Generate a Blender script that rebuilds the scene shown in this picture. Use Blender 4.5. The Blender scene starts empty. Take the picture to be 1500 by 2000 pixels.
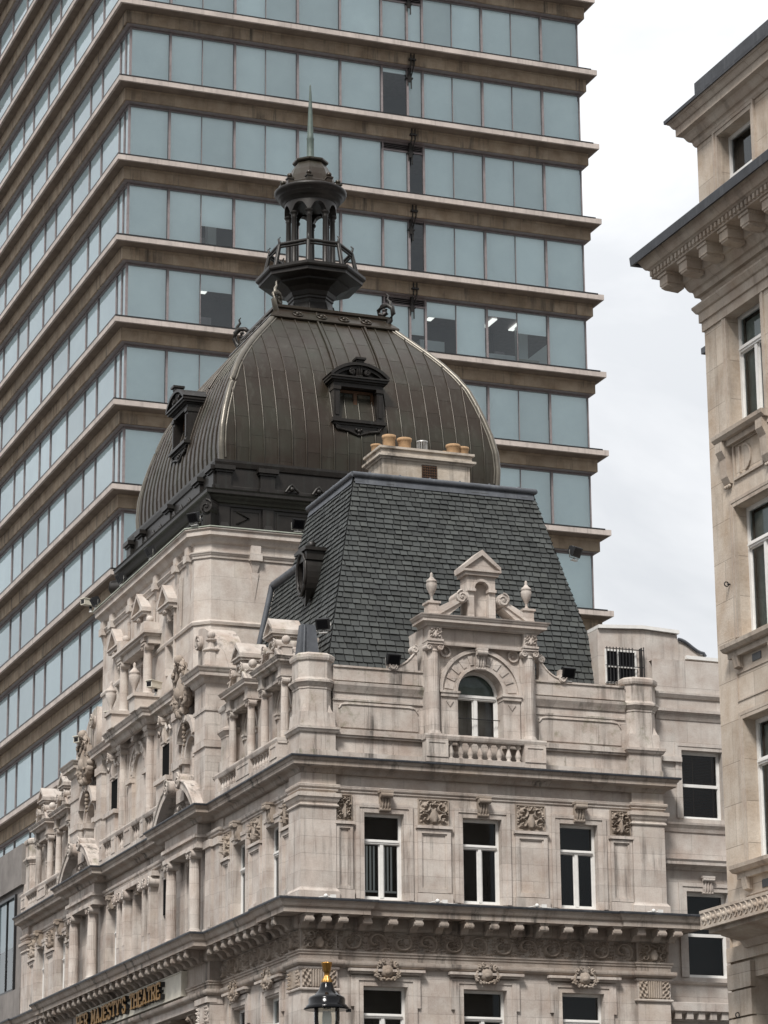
import bpy, bmesh, math, random
from math import sin, cos, pi, radians, sqrt, atan2, hypot
from mathutils import Matrix, Vector
random.seed(7)
scn = bpy.context.scene
COL = scn.collection

# ------------------------------------------------------------------ camera, world, sun, exposure
cam_d = bpy.data.cameras.new('camera'); cam = bpy.data.objects.new('camera', cam_d); COL.objects.link(cam)
PITCH, YAW, ROLL = 0.27699397, 0.3632919, -0.00877129
fw = Vector((sin(YAW)*cos(PITCH), cos(YAW)*cos(PITCH), sin(PITCH)))
rt0 = Vector((cos(YAW), -sin(YAW), 0)); up0 = rt0.cross(fw)
rt = cos(ROLL)*rt0 + sin(ROLL)*up0; upv = -sin(ROLL)*rt0 + cos(ROLL)*up0
cam.matrix_world = Matrix(((rt.x, upv.x, -fw.x, -24.85), (rt.y, upv.y, -fw.y, -71.82), (rt.z, upv.z, -fw.z, 1.6), (0, 0, 0, 1)))
cam_d.sensor_fit = 'VERTICAL'; cam_d.sensor_height = 36; cam_d.sensor_width = 27; cam_d.lens = 100.99
cam_d.clip_start = 0.5; cam_d.clip_end = 3000
scn.camera = cam

SUN_EL, SUN_AZ = radians(48), radians(-38)       # azimuth measured from the direction facing the front facade (-Y), negative = from the left
world = bpy.data.worlds.new('World'); scn.world = world; world.use_nodes = True
wn, wl = world.node_tree.nodes, world.node_tree.links
wn.clear()
def W(t, **k):
    n = wn.new(t)
    for a, b in k.items(): setattr(n, a, b)
    return n
wout = W('ShaderNodeOutputWorld'); bg = W('ShaderNodeBackground'); bg2 = W('ShaderNodeBackground'); mixw = W('ShaderNodeMixShader')
sky = W('ShaderNodeTexSky', sky_type='NISHITA'); sky.sun_disc = False
sky.sun_elevation = SUN_EL; sky.sun_rotation = pi + SUN_AZ*-1
bg.inputs[1].default_value = 0.1
tc = W('ShaderNodeTexCoord'); mp = W('ShaderNodeMapping'); mp.inputs['Scale'].default_value = (1, 1, 1.7)
nz = W('ShaderNodeTexNoise'); nz.inputs['Scale'].default_value = 6.5; nz.inputs['Detail'].default_value = 6; nz.inputs['Roughness'].default_value = .55
nz.inputs['Distortion'].default_value = .4
rp = W('ShaderNodeValToRGB')
rp.color_ramp.elements[0].position = .36; rp.color_ramp.elements[0].color = (.72, .735, .755, 1)
rp.color_ramp.elements[1].position = .60; rp.color_ramp.elements[1].color = (.95, .952, .958, 1)
sx = W('ShaderNodeSeparateXYZ')
el = W('ShaderNodeMapRange'); el.inputs['From Min'].default_value = .18; el.inputs['From Max'].default_value = 1.0
el.inputs['To Min'].default_value = .80; el.inputs['To Max'].default_value = 1.7      # an overcast sky is brighter overhead
wl.new(tc.outputs['Generated'], mp.inputs['Vector']); wl.new(mp.outputs[0], nz.inputs['Vector']); wl.new(nz.outputs['Fac'], rp.inputs['Fac'])
wl.new(tc.outputs['Generated'], sx.inputs[0]); wl.new(sx.outputs['Z'], el.inputs['Value'])
az = W('ShaderNodeMapRange'); az.inputs['From Min'].default_value = -.6; az.inputs['From Max'].default_value = .5      # sky dimmed on the camera side, put in to deepen shading on the facades
az.inputs['To Min'].default_value = .58; az.inputs['To Max'].default_value = 1.0; wl.new(sx.outputs['Y'], az.inputs['Value'])
cm = W('ShaderNodeMath', operation='MULTIPLY'); wl.new(el.outputs[0], cm.inputs[0]); wl.new(az.outputs[0], cm.inputs[1])
wl.new(sky.outputs[0], bg.inputs[0]); wl.new(rp.outputs[0], bg2.inputs[0]); wl.new(cm.outputs[0], bg2.inputs[1])
mixw.inputs[0].default_value = .92
wl.new(bg.outputs[0], mixw.inputs[1]); wl.new(bg2.outputs[0], mixw.inputs[2]); wl.new(mixw.outputs[0], wout.inputs[0])

sd = bpy.data.lights.new('sun', 'SUN'); sun = bpy.data.objects.new('sun', sd); COL.objects.link(sun)
sd.energy = 3.3; sd.angle = radians(13); sd.color = (1, .965, .92)
sdir = Vector((sin(SUN_AZ)*cos(SUN_EL), -cos(SUN_AZ)*cos(SUN_EL), sin(SUN_EL)))   # towards the sun
sun.rotation_euler = sdir.to_track_quat('Z', 'Y').to_euler(); sun.location = sdir*200
scn.view_settings.view_transform = 'Standard'; scn.view_settings.look = 'None'
scn.view_settings.exposure = 0.36; scn.view_settings.gamma = 1
scn.cycles.max_bounces = 8; scn.cycles.transparent_max_bounces = 12

# ------------------------------------------------------------------ materials
def new_mat(name):
    m = bpy.data.materials.new(name); m.use_nodes = True
    return m, m.node_tree.nodes, m.node_tree.links, m.node_tree.nodes['Principled BSDF']
def node(nt, t, **k):
    n = nt.new(t)
    for a, b in k.items(): setattr(n, a, b)
    return n
def mixc(nt, lk, a, b, fac, mode='MIX'):
    n = nt.new('ShaderNodeMix'); n.data_type = 'RGBA'; n.blend_type = mode
    for sock, v in ((n.inputs[6], a), (n.inputs[7], b), (n.inputs[0], fac)):
        if hasattr(v, 'is_output'): lk.new(v, sock)
        elif isinstance(v, tuple): sock.default_value = (*v, 1)
        else: sock.default_value = v
    return n.outputs[2]
def noise(nt, lk, vec, scale, detail=4, rough=.55, scl=None):
    if scl:
        mpn = nt.new('ShaderNodeMapping'); mpn.inputs['Scale'].default_value = scl; lk.new(vec, mpn.inputs[0]); vec = mpn.outputs[0]
    n = nt.new('ShaderNodeTexNoise'); n.inputs['Scale'].default_value = scale; n.inputs['Detail'].default_value = detail
    n.inputs['Roughness'].default_value = rough; lk.new(vec, n.inputs['Vector'])
    return n.outputs['Fac']
def ramp(nt, lk, fac, p0, p1, c0=(0, 0, 0), c1=(1, 1, 1)):
    r = nt.new('ShaderNodeValToRGB'); r.color_ramp.elements[0].position = p0; r.color_ramp.elements[1].position = p1
    r.color_ramp.elements[0].color = (*c0, 1); r.color_ramp.elements[1].color = (*c1, 1); lk.new(fac, r.inputs[0])
    return r.outputs[0]
def wallvec(nt, lk):
    """(x+y, z) of the place: runs along every axis-aligned wall"""
    g = nt.new('ShaderNodeNewGeometry'); s = nt.new('ShaderNodeSeparateXYZ'); lk.new(g.outputs['Position'], s.inputs[0])
    a = nt.new('ShaderNodeMath'); a.operation = 'ADD'; lk.new(s.outputs[0], a.inputs[0]); lk.new(s.outputs[1], a.inputs[1])
    c = nt.new('ShaderNodeCombineXYZ'); lk.new(a.outputs[0], c.inputs[0]); lk.new(s.outputs[2], c.inputs[1])
    return g.outputs['Position'], c.outputs[0]
def stone_mat(name, base, bw=1.15, bh=.42, joint=.55, tint=.12, streak=.65, green=0.0, blotch=(.66, .57, .53), ochre=(.46, .35, .22), joint_size=.008):
    m, nt, lk, p = new_mat(name)
    pos, wv = wallvec(nt, lk)
    br = nt.new('ShaderNodeTexBrick'); lk.new(wv, br.inputs['Vector']); br.inputs['Scale'].default_value = 1
    br.inputs['Brick Width'].default_value = bw; br.inputs['Row Height'].default_value = bh; br.inputs['Mortar Size'].default_value = joint_size
    br.inputs['Mortar Smooth'].default_value = .3; br.inputs['Bias'].default_value = 0
    lo = tuple(c*(1-tint) for c in base); hi = tuple(min(1, c*(1+tint)) for c in base)
    br.inputs['Color1'].default_value = (*lo, 1); br.inputs['Color2'].default_value = (*hi, 1)
    br.inputs['Mortar'].default_value = (*[c*(1-joint) for c in base], 1)
    col = br.outputs['Color']
    big = noise(nt, lk, pos, .55, 5, .6); col = mixc(nt, lk, col, ochre, ramp(nt, lk, big, .55, .8, (0, 0, 0), (.3, .3, .3)))
    med = noise(nt, lk, pos, 1.5, 6, .62); col = mixc(nt, lk, col, blotch, ramp(nt, lk, med, .38, .72, (0, 0, 0), (.8, .8, .8)), 'MULTIPLY')
    st = noise(nt, lk, pos, 1, 5, .7, (3.2, 3.2, .22)); sm = noise(nt, lk, pos, .6, 2)
    mul = nt.new('ShaderNodeMath'); mul.operation = 'MULTIPLY'
    lk.new(ramp(nt, lk, st, .50, .66), mul.inputs[0]); lk.new(ramp(nt, lk, sm, .40, .60, (0, 0, 0), (streak, streak, streak)), mul.inputs[1])
    col = mixc(nt, lk, col, (.055, .05, .045), mul.outputs[0])
    pale = noise(nt, lk, pos, 1.3, 4, .6, (1, 1, .5)); col = mixc(nt, lk, col, tuple(min(.8, c*1.35) for c in base), ramp(nt, lk, pale, .58, .75, (0, 0, 0), (.4, .4, .4)))
    if green:
        g = noise(nt, lk, pos, 2.2, 6, .7); col = mixc(nt, lk, col, (.075, .085, .03), ramp(nt, lk, g, .55, .70, (0, 0, 0), (green, green, green)))
    fine = noise(nt, lk, pos, 22, 6, .7); col = mixc(nt, lk, col, (.72, .7, .68), ramp(nt, lk, fine, .45, .75, (0, 0, 0), (.5, .5, .5)), 'MULTIPLY')
    lk.new(col, p.inputs['Base Color']); p.inputs['Roughness'].default_value = .86; p.inputs['Specular IOR Level'].default_value = .25
    bp = nt.new('ShaderNodeBump'); bp.inputs['Strength'].default_value = .45; bp.inputs['Distance'].default_value = .02
    mh = nt.new('ShaderNodeMath'); mh.operation = 'SUBTRACT'; lk.new(fine, mh.inputs[0]); lk.new(br.outputs['Fac'], mh.inputs[1])
    lk.new(mh.outputs[0], bp.inputs['Height']); lk.new(bp.outputs[0], p.inputs['Normal'])
    return m
def rough_mat(name, base, var=.35, scale=3.0, rough=.7, metal=0.0, spec=.3, island=0.0, dark=(.5, .5, .5), bump=.2, streak=0.0, streak_c=(.5, .5, .5), tint2=None, bscale=18):
    m, nt, lk, p = new_mat(name)
    g = nt.new('ShaderNodeNewGeometry'); pos = g.outputs['Position']
    n1 = noise(nt, lk, pos, scale, 6, .65)
    col = mixc(nt, lk, base, tuple(c*d for c, d in zip(base, dark)), ramp(nt, lk, n1, .35, .75, (0, 0, 0), (var*2, )*3))
    if tint2: col = mixc(nt, lk, col, tint2, ramp(nt, lk, noise(nt, lk, pos, scale*.45, 5, .6), .42, .7, (0, 0, 0), (.85, .85, .85)))
    if island:
        v = nt.new('ShaderNodeMapRange'); lk.new(g.outputs['Random Per Island'], v.inputs[0]); v.inputs[3].default_value = 1-island; v.inputs[4].default_value = 1+island
        vm = nt.new('ShaderNodeVectorMath'); vm.operation = 'SCALE'; lk.new(col, vm.inputs[0]); lk.new(v.outputs[0], vm.inputs['Scale']); col = vm.outputs[0]
    if streak:
        st = noise(nt, lk, pos, 1, 5, .7, (5, 5, .3)); col = mixc(nt, lk, col, streak_c, ramp(nt, lk, st, .52, .75, (0, 0, 0), (streak, streak, streak)))
    lk.new(col, p.inputs['Base Color']); p.inputs['Roughness'].default_value = rough; p.inputs['Metallic'].default_value = metal
    p.inputs['Specular IOR Level'].default_value = spec
    if bump:
        f2 = noise(nt, lk, pos, bscale, 5, .7)
        bp = nt.new('ShaderNodeBump'); bp.inputs['Strength'].default_value = bump; bp.inputs['Distance'].default_value = .02
        lk.new(f2, bp.inputs['Height']); lk.new(bp.outputs[0], p.inputs['Normal'])
    return m
def glass_mat(name, tint, ior=1.5, rough=.02, wave=0.0):
    m, nt, lk, p = new_mat(name); nt.remove(p)
    out = nt['Material Output']
    tr = nt.new('ShaderNodeBsdfTransparent'); tr.inputs[0].default_value = (*tint, 1)
    gl = nt.new('ShaderNodeBsdfGlossy'); gl.inputs[1].default_value = rough; gl.inputs[0].default_value = (.9, .94, .96, 1)
    fr = nt.new('ShaderNodeFresnel'); fr.inputs[0].default_value = ior
    mx = nt.new('ShaderNodeMixShader'); lk.new(fr.outputs[0], mx.inputs[0]); lk.new(tr.outputs[0], mx.inputs[1]); lk.new(gl.outputs[0], mx.inputs[2])
    if wave:
        g = nt.new('ShaderNodeNewGeometry'); f = noise(nt, lk, g.outputs['Position'], .6, 3)
        bp = nt.new('ShaderNodeBump'); bp.inputs['Strength'].default_value = wave; bp.inputs['Distance'].default_value = .05
        lk.new(f, bp.inputs['Height']); lk.new(bp.outputs[0], gl.inputs['Normal'])
    lk.new(mx.outputs[0], out.inputs[0])
    return m
STONE_C = (.505, .46, .418)
M = {}
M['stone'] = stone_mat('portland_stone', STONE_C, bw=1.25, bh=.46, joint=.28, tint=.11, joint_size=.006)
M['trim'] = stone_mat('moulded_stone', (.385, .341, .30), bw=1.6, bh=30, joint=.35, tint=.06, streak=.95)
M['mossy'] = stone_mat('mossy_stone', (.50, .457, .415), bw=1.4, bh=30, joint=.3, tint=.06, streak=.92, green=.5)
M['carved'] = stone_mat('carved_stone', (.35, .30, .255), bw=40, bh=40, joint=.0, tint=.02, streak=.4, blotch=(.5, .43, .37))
M['stucco'] = stone_mat('pale_render', (.54, .495, .45), bw=2.6, bh=.75, joint=.18, tint=.05, streak=.22)
M['sootstone'] = stone_mat('sooty_render', (.47, .42, .36), bw=2.6, bh=.75, joint=.18, tint=.05, streak=.9, blotch=(.5, .45, .4))
M['office'] = stone_mat('office_stone', (.48, .42, .355), bw=1.9, bh=.78, joint=.35, tint=.09, streak=.35, blotch=(.66, .56, .47))
M['office_trim'] = stone_mat('office_moulding', (.44, .385, .325), bw=2.2, bh=40, joint=.3, tint=.06, streak=.4)
M['rear'] = stone_mat('rear_stone', (.49, .455, .42), bw=1.9, bh=.8, joint=.22, tint=.05, streak=.4)
M['concrete'] = rough_mat('weathered_concrete', (.52, .46, .42), .35, 1.1, .9, streak=.5, streak_c=(.12, .105, .095), bump=.3)
M['darkconcrete'] = rough_mat('dark_concrete', (.235, .215, .20), .4, 1.1, .9, streak=.5, streak_c=(.12, .105, .095), bump=.3)
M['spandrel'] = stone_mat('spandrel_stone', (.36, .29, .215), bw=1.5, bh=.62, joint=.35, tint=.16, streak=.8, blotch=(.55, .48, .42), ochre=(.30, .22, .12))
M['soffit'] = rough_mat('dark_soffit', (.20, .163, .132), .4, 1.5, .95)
M['slate'] = rough_mat('grey_green_slate', (.049, .053, .052), .4, 5, .6, spec=.35, island=.32, dark=(.7, .72, .7), bump=.3, tint2=(.057, .061, .057))
M['lead'] = rough_mat('grey_lead', (.085, .092, .105), .5, 2.5, .55, spec=.4, streak=.4, streak_c=(.2, .21, .22))
M['sootlead'] = rough_mat('sooty_lead', (.040, .043, .05), .5, 3, .55, spec=.35, streak=.5, streak_c=(.13, .135, .14))
M['copper'] = rough_mat('brown_sheet_metal', (.034, .0255, .0175), .5, 1.4, .36, metal=.35, spec=.5, island=.07, dark=(.75, .62, .55), bump=.06, tint2=(.037, .038, .026), bscale=4, streak=.55, streak_c=(.07, .065, .052))
M['copper_lit'] = rough_mat('lit_metal_roll', (.15, .135, .11), .4, 3, .36, metal=.4, spec=.5, dark=(.5, .5, .5), bump=.15)  # paler copy of the dome metal; reflected-sky highlight put into the colour
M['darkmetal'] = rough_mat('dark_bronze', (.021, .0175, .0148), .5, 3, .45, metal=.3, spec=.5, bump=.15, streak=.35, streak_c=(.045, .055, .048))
M['verdigris'] = rough_mat('verdigris', (.085, .115, .10), .45, 4, .55, spec=.4, dark=(.5, .5, .5))
M['white'] = rough_mat('white_paint', (.70, .69, .665), .15, 6, .45, spec=.4, bump=.05)
M['cream'] = rough_mat('cream_paint', (.60, .565, .48), .2, 3, .55)
M['alu'] = rough_mat('pinkish_aluminium', (.27, .235, .235), .3, 5, .45, metal=.3)
M['black'] = rough_mat('black_paint', (.012, .012, .013), .2, 5, .4, spec=.5)
M['mattblack'] = rough_mat('matt_black', (.012, .012, .012), .2, 5, .95, spec=.02, bump=0)
M['palelead'] = rough_mat('pale_lead', (.42, .44, .39), .5, 3, .7, dark=(.55, .6, .5))
M['letter_gold'] = rough_mat('letter_gilding', (.27, .15, .04), .3, 8, .5, metal=.6, dark=(.55, .45, .3))
M['gloss_black'] = rough_mat('gloss_black', (.006, .006, .007), .1, 5, .14, spec=.2, bump=0)
M['interior'] = rough_mat('dark_room', (.022, .020, .019), .3, 2, .9, bump=0)
M['office_in'] = rough_mat('dim_office', (.10, .105, .11), .4, .8, .9, bump=0)
M['gold'] = rough_mat('gilding', (.40, .23, .075), .4, 12, .35, metal=1.0, dark=(.55, .45, .3))
M['clay'] = rough_mat('clay_pot', (.42, .27, .15), .35, 7, .8, island=.12)
M['galv'] = rough_mat('galvanised', (.42, .41, .39), .3, 6, .4, metal=.6)
M['wood'] = rough_mat('brown_wood', (.085, .042, .02), .5, 6, .6)
M['leadglass'] = stone_mat('leaded_glass', (.045, .055, .05), bw=.16, bh=.16, joint=.8, tint=.3, streak=0)
M['blind'] = rough_mat('pale_blind', (.86, .875, .87), .1, .5, .9, island=.09, dark=(.85, .85, .85), bump=0)
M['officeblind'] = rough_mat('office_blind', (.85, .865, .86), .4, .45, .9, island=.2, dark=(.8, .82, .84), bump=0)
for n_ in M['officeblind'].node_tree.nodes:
    if n_.type == 'BSDF_PRINCIPLED': n_.inputs['Emission Color'].default_value = (.9, 1, 1, 1); n_.inputs['Emission Strength'].default_value = .07      # faint glow added to the blinds to brighten the dark panes
M['whiteblind'] = rough_mat('white_blind', (.72, .74, .74), .05, 1, .9, bump=0)
M['curtain'] = rough_mat('grey_curtain', (.22, .26, .24), .4, 4, .9)
M['slatblind'] = rough_mat('brown_slats', (.075, .04, .024), .3, 5, .6)
M['glass'] = glass_mat('window_glass', (.86, .9, .9), 1.45)
M['towerglass'] = glass_mat('tower_glass', (.88, .965, .985), 1.9, .015, .12)
M['clearglass'] = glass_mat('lamp_glass', (.93, .93, .88), 1.5, .03)
M['asphalt'] = rough_mat('asphalt', (.05, .05, .052), .3, 4, .9)
M['paving'] = stone_mat('paving', (.19, .185, .175), bw=.9, bh=.6, joint=.3)
M['line'] = rough_mat('road_paint', (.7, .7, .68), .2, 5, .7)
M['roofing'] = rough_mat('roof_felt', (.024, .025, .026), .4, 2, .9)

# ------------------------------------------------------------------ mesh helpers
JR = random.Random(11)
def jit(): return JR.uniform(-.003, .003)       # a few millimetres of unevenness, so no two blocks share a face
def handed(fr):
    o = Vector(fr(10, 0, 10)); a = Vector(fr(11, 0, 10))-o; b = Vector(fr(10, 1, 10))-o; c = Vector(fr(10, 0, 11))-o
    return a.cross(c).dot(b) > 0
class MB:
    """collects shapes (in a facade frame u, v outward, z) and links them as ONE mesh object"""
    def __init__(s, fr=None): s.v = []; s.f = []; s.sm = []; s.fr = fr
    def add(s, vs, fs, smooth=False, world=False):
        b = len(s.v)
        s.v += [tuple(p) if (world or s.fr is None) else s.fr(*p) for p in vs]
        s.f += [tuple(i+b for i in f) for f in fs]; s.sm += [smooth]*len(fs)
    def pane(s, u0, u1, z0, z1, v):
        """one sheet of glass facing outward"""
        s.add([(u0, v, z0), (u1, v, z0), (u1, v, z1), (u0, v, z1)], [(0, 1, 2, 3) if s.fr is None or handed(s.fr) else (3, 2, 1, 0)])
    def box(s, u0, u1, v0, v1, z0, z1):
        u0, u1, v0, v1, z0, z1 = u0+jit(), u1+jit(), v0+jit(), v1+jit(), z0+jit(), z1+jit()
        s.add([(u, v, z) for z in (z0, z1) for v in (v0, v1) for u in (u0, u1)],
              [(0, 1, 3, 2), (4, 6, 7, 5), (0, 4, 5, 1), (2, 3, 7, 6), (0, 2, 6, 4), (1, 5, 7, 3)])
    def prism(s, poly, v0, v1, ax='v', smooth=False):
        """extrude a polygon: ax 'v' -> poly (u,z); 'u' -> poly (v,z); 'z' -> poly (u,v)"""
        n = len(poly); ja, jb = jit(), jit(); poly = [(a+ja, b+jb) for a, b in poly]; v0 += jit(); v1 += jit()
        P = {'v': lambda a, b, c: (a, c, b), 'u': lambda a, b, c: (c, a, b), 'z': lambda a, b, c: (a, b, c)}[ax]
        s.add([P(a, b, v0) for a, b in poly] + [P(a, b, v1) for a, b in poly], [tuple(range(n))[::-1], tuple(range(n, 2*n))])
        s.add([P(a, b, v0) for a, b in poly] + [P(a, b, v1) for a, b in poly], [(i, (i+1) % n, n+(i+1) % n, n+i) for i in range(n)], smooth)
    def taper(s, cu, cv, z0, z1, a0, b0, a1, b1):
        s.add([(cu+x*a, cv+y*b, z) for a, b, z in ((a0, b0, z0), (a1, b1, z1)) for x, y in ((-1, -1), (1, -1), (1, 1), (-1, 1))],
              [(3, 2, 1, 0), (4, 5, 6, 7), (0, 1, 5, 4), (1, 2, 6, 5), (2, 3, 7, 6), (3, 0, 4, 7)])
    def lathe(s, prof, cu, cv, cz=0, seg=16, flute=0, fdep=0.0, smooth=True, rot=0.0, ngon=False, sq=1.0):
        n = len(prof); vs = []
        for r, z in prof:
            for k in range(seg):
                a = 2*pi*k/seg + rot; rr = r
                if flute and r > .03: rr = r*(1-fdep*(.5-.5*cos(a*flute)))
                vs.append((cu+rr*cos(a), cv+rr*sin(a)*sq, cz+z))
        fs = [(i*seg+k, i*seg+(k+1) % seg, (i+1)*seg+(k+1) % seg, (i+1)*seg+k) for i in range(n-1) for k in range(seg)]
        s.add(vs, fs, smooth)
        for q in (0, n-1):
            if prof[q][0] > .012: s.add(vs[q*seg:(q+1)*seg], [tuple(range(seg))])
    def tube(s, pts, r, seg=6, smooth=True, r1=None):
        vs = []; n = len(pts); pts = [Vector(p) for p in pts]
        for i, p in enumerate(pts):
            d = (pts[min(i+1, n-1)]-pts[max(i-1, 0)]).normalized()
            a = d.cross(Vector((0, 0, 1)) if abs(d.z) < .9 else Vector((1, 0, 0))).normalized(); b = d.cross(a)
            rr = r if r1 is None else r+(r1-r)*i/(n-1)
            vs += [tuple(p+a*cos(2*pi*k/seg)*rr+b*sin(2*pi*k/seg)*rr) for k in range(seg)]
        s.add(vs, [(i*seg+k, i*seg+(k+1) % seg, (i+1)*seg+(k+1) % seg, (i+1)*seg+k) for i in range(n-1) for k in range(seg)], smooth)
        s.add(vs[:seg], [tuple(range(seg))]); s.add(vs[-seg:], [tuple(range(seg))])
    def ball(s, u, v, z, r, su=1, sv=1, sz=1, seg=8, rings=5):
        s.lathe([(max(.001, r*sin(pi*i/rings))*1, -r*cos(pi*i/rings)*sz) for i in range(rings+1)], u, v, z, seg) if su == sv == 1 else \
        s.add(*(lambda V, Fc: (V, Fc))(*ball_geo(u, v, z, r, su, sv, sz, seg, rings)), True)
    def ring(s, cu, cz, r0, r1, v0, v1, a0=0, a1=pi, n=20, smooth=False):
        """arch ring sector in the (u,z) plane extruded over v"""
        vs = []; r0 += jit(); r1 += jit(); v0 += jit(); v1 += jit()
        for i in range(n+1):
            a = a0+(a1-a0)*i/n
            for r in (r0, r1):
                for v in (v0, v1): vs.append((cu+r*cos(a), v, cz+r*sin(a)))
        fs = []
        for i in range(n):
            b, c = i*4, i*4+4
            fs += [(b, b+1, c+1, c), (b+2, c+2, c+3, b+3), (b, c, c+2, b+2), (b+1, b+3, c+3, c+1)]
        fs += [(0, 2, 3, 1), (n*4, n*4+1, n*4+3, n*4+2)]
        s.add(vs, fs, smooth)
    def scroll(s, cu, cz, R, v0, v1, turns=1.6, sgn=1, a0=pi/2, bead=.16):
        """volute: a drum with a raised spiral on its face"""
        n = 14
        s.prism([(cu+R*.93*cos(2*pi*i/n), cz+R*.93*sin(2*pi*i/n)) for i in range(n)], v0, v1, 'v', True)
        k = int(14*turns); pts = []
        for i in range(k+1):
            t = i/k; r = R*(1-.86*t); a = a0+sgn*2*pi*turns*t
            pts.append((cu+r*cos(a), v1+.006, cz+r*sin(a)))
        s.tube(pts, R*bead, 5, True, R*bead*.6)
        s.ball(cu, v1, cz, R*.17)
    def wall(s, u0, u1, z0, z1, v, openings=(), depth=.3):
        """front skin with rectangular openings (u0,u1,z0,z1) and their reveals"""
        us = sorted({u0, u1, *[o[0] for o in openings], *[o[1] for o in openings]}); zs = sorted({z0, z1, *[o[2] for o in openings], *[o[3] for o in openings]})
        for a, b in zip(us, us[1:]):
            for c, d in zip(zs, zs[1:]):
                mu, mz = (a+b)/2, (c+d)/2
                if any(o[0] < mu < o[1] and o[2] < mz < o[3] for o in openings): continue
                s.add([(a, v, c), (b, v, c), (b, v, d), (a, v, d)], [(0, 1, 2, 3)])
        for a, b, c, d in [o[:4] for o in openings]:
            w = v-depth
            s.add([(a, v, c), (b, v, c), (b, v, d), (a, v, d), (a, w, c), (b, w, c), (b, w, d), (a, w, d)], [(0, 1, 5, 4), (1, 2, 6, 5), (2, 3, 7, 6), (3, 0, 4, 7)])
    def arch_top(s, cu, cz, r, u0, u1, z1, v, depth, n=14):
        """wall skin between a round arch (springing cz) and the box u0..u1, z1, with its intrados"""
        pts = [(cu+r*cos(pi-pi*i/n), cz+r*sin(pi-pi*i/n)) for i in range(n+1)]
        top = [(min(max(u0+(u1-u0)*i/n, u0), u1), z1) for i in range(n+1)]
        top[0] = (u0, z1); top[-1] = (u1, z1)
        vs = [(a, v, b) for a, b in pts]+[(a, v, b) for a, b in top]; k = n+1
        fs = [(i, i+1, k+i+1, k+i) for i in range(n)]
        vs += [(u0, v, cz), (u1, v, cz)]; fs += [(2*k, 0, k), (n, 2*k+1, k+n)]
        s.add(vs, fs)
        s.add([(a, v, b) for a, b in pts]+[(a, v-depth, b) for a, b in pts], [(i, k+i, k+i+1, i+1) for i in range(n)])
    def relief(s, u0, u1, z0, z1, v, h, nu, nz):
        vs = []
        for j in range(nz+1):
            for i in range(nu+1):
                u = u0+(u1-u0)*i/nu; z = z0+(z1-z0)*j/nz
                e = 0 if i in (0, nu) or j in (0, nz) else 1
                vs.append((u, v+e*h(u-u0, z-z0, u1-u0, z1-z0), z))
        s.add(vs, [(j*(nu+1)+i, j*(nu+1)+i+1, (j+1)*(nu+1)+i+1, (j+1)*(nu+1)+i) for j in range(nz) for i in range(nu)], True)
    def sweep(s, path, prof, closed=False):
        """moulding: prof [(d out, z)] carried along a plan path in world x,y; out = right-hand side of travel"""
        n = len(path); vs = []; P = [Vector(p) for p in path]; j = .006+jit(); prof = [(d+j, z+jit()*.3) for d, z in prof]
        for i, p in enumerate(P):
            if closed: a, b = P[i-1], P[(i+1) % n]
            else: a, b = P[max(i-1, 0)], P[min(i+1, n-1)]
            d1 = (p-a).normalized() if (p-a).length > 1e-6 else (b-p).normalized()
            d2 = (b-p).normalized() if (b-p).length > 1e-6 else d1
            n1 = Vector((d1.y, -d1.x)); n2 = Vector((d2.y, -d2.x)); m = n1+n2
            m = m/max(.3, (1+n1.dot(n2)))
            vs += [(p.x+m.x*d, p.y+m.y*d, z) for d, z in prof]
        k = len(prof); fs = []
        for i in range(n if closed else n-1):
            j = (i+1) % n
            fs += [(i*k+q, j*k+q, j*k+q+1, i*k+q+1) for q in range(k-1)]
        if not closed: fs += [tuple(range(k)), tuple((n-1)*k+q for q in range(k))[::-1]]
        s.add(vs, fs, False, True)
    def build(s, name, mat, parent=None, recalc=True):
        me = bpy.data.meshes.new(name); me.from_pydata(s.v, [], s.f)
        me.polygons.foreach_set('use_smooth', s.sm); me.materials.append(mat)
        if recalc:
            bm = bmesh.new(); bm.from_mesh(me); bmesh.ops.recalc_face_normals(bm, faces=bm.faces); bm.to_mesh(me); bm.free()
        me.update()
        o = bpy.data.objects.new(name, me); COL.objects.link(o)
        if parent: o.parent = parent
        return o
def ball_geo(u, v, z, r, su, sv, sz, seg, rings):
    vs = []
    for i in range(rings+1):
        a = pi*i/rings
        vs += [(u+su*max(.001, r*sin(a))*cos(2*pi*k/seg), v+sv*max(.001, r*sin(a))*sin(2*pi*k/seg), z-sz*r*cos(a)) for k in range(seg)]
    return vs, [(i*seg+k, i*seg+(k+1) % seg, (i+1)*seg+(k+1) % seg, (i+1)*seg+k) for i in range(rings) for k in range(seg)]
def thing(name, label, cat, loc=(0, 0, 0), group=None):
    o = bpy.data.objects.new(name, None); COL.objects.link(o); o.location = loc; o.empty_display_size = .2
    o['label'] = label; o['category'] = cat
    if group: o['group'] = group
    return o
def structure(o): o['kind'] = 'structure'; return o
def copy_part(o, parent, loc):
    c = o.copy(); COL.objects.link(c); c.parent = parent; c.location = loc
    return c
def copy_thing(root, loc, label, rz=None):
    c = root.copy(); COL.objects.link(c); c.location = loc; c['label'] = label
    if rz is not None: c.rotation_euler = (0, 0, rz)
    for ch in list(root.children):
        d = ch.copy(); COL.objects.link(d); d.parent = c
        for g in ch.children:
            e = g.copy(); COL.objects.link(e); e.parent = d
    return c

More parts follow.
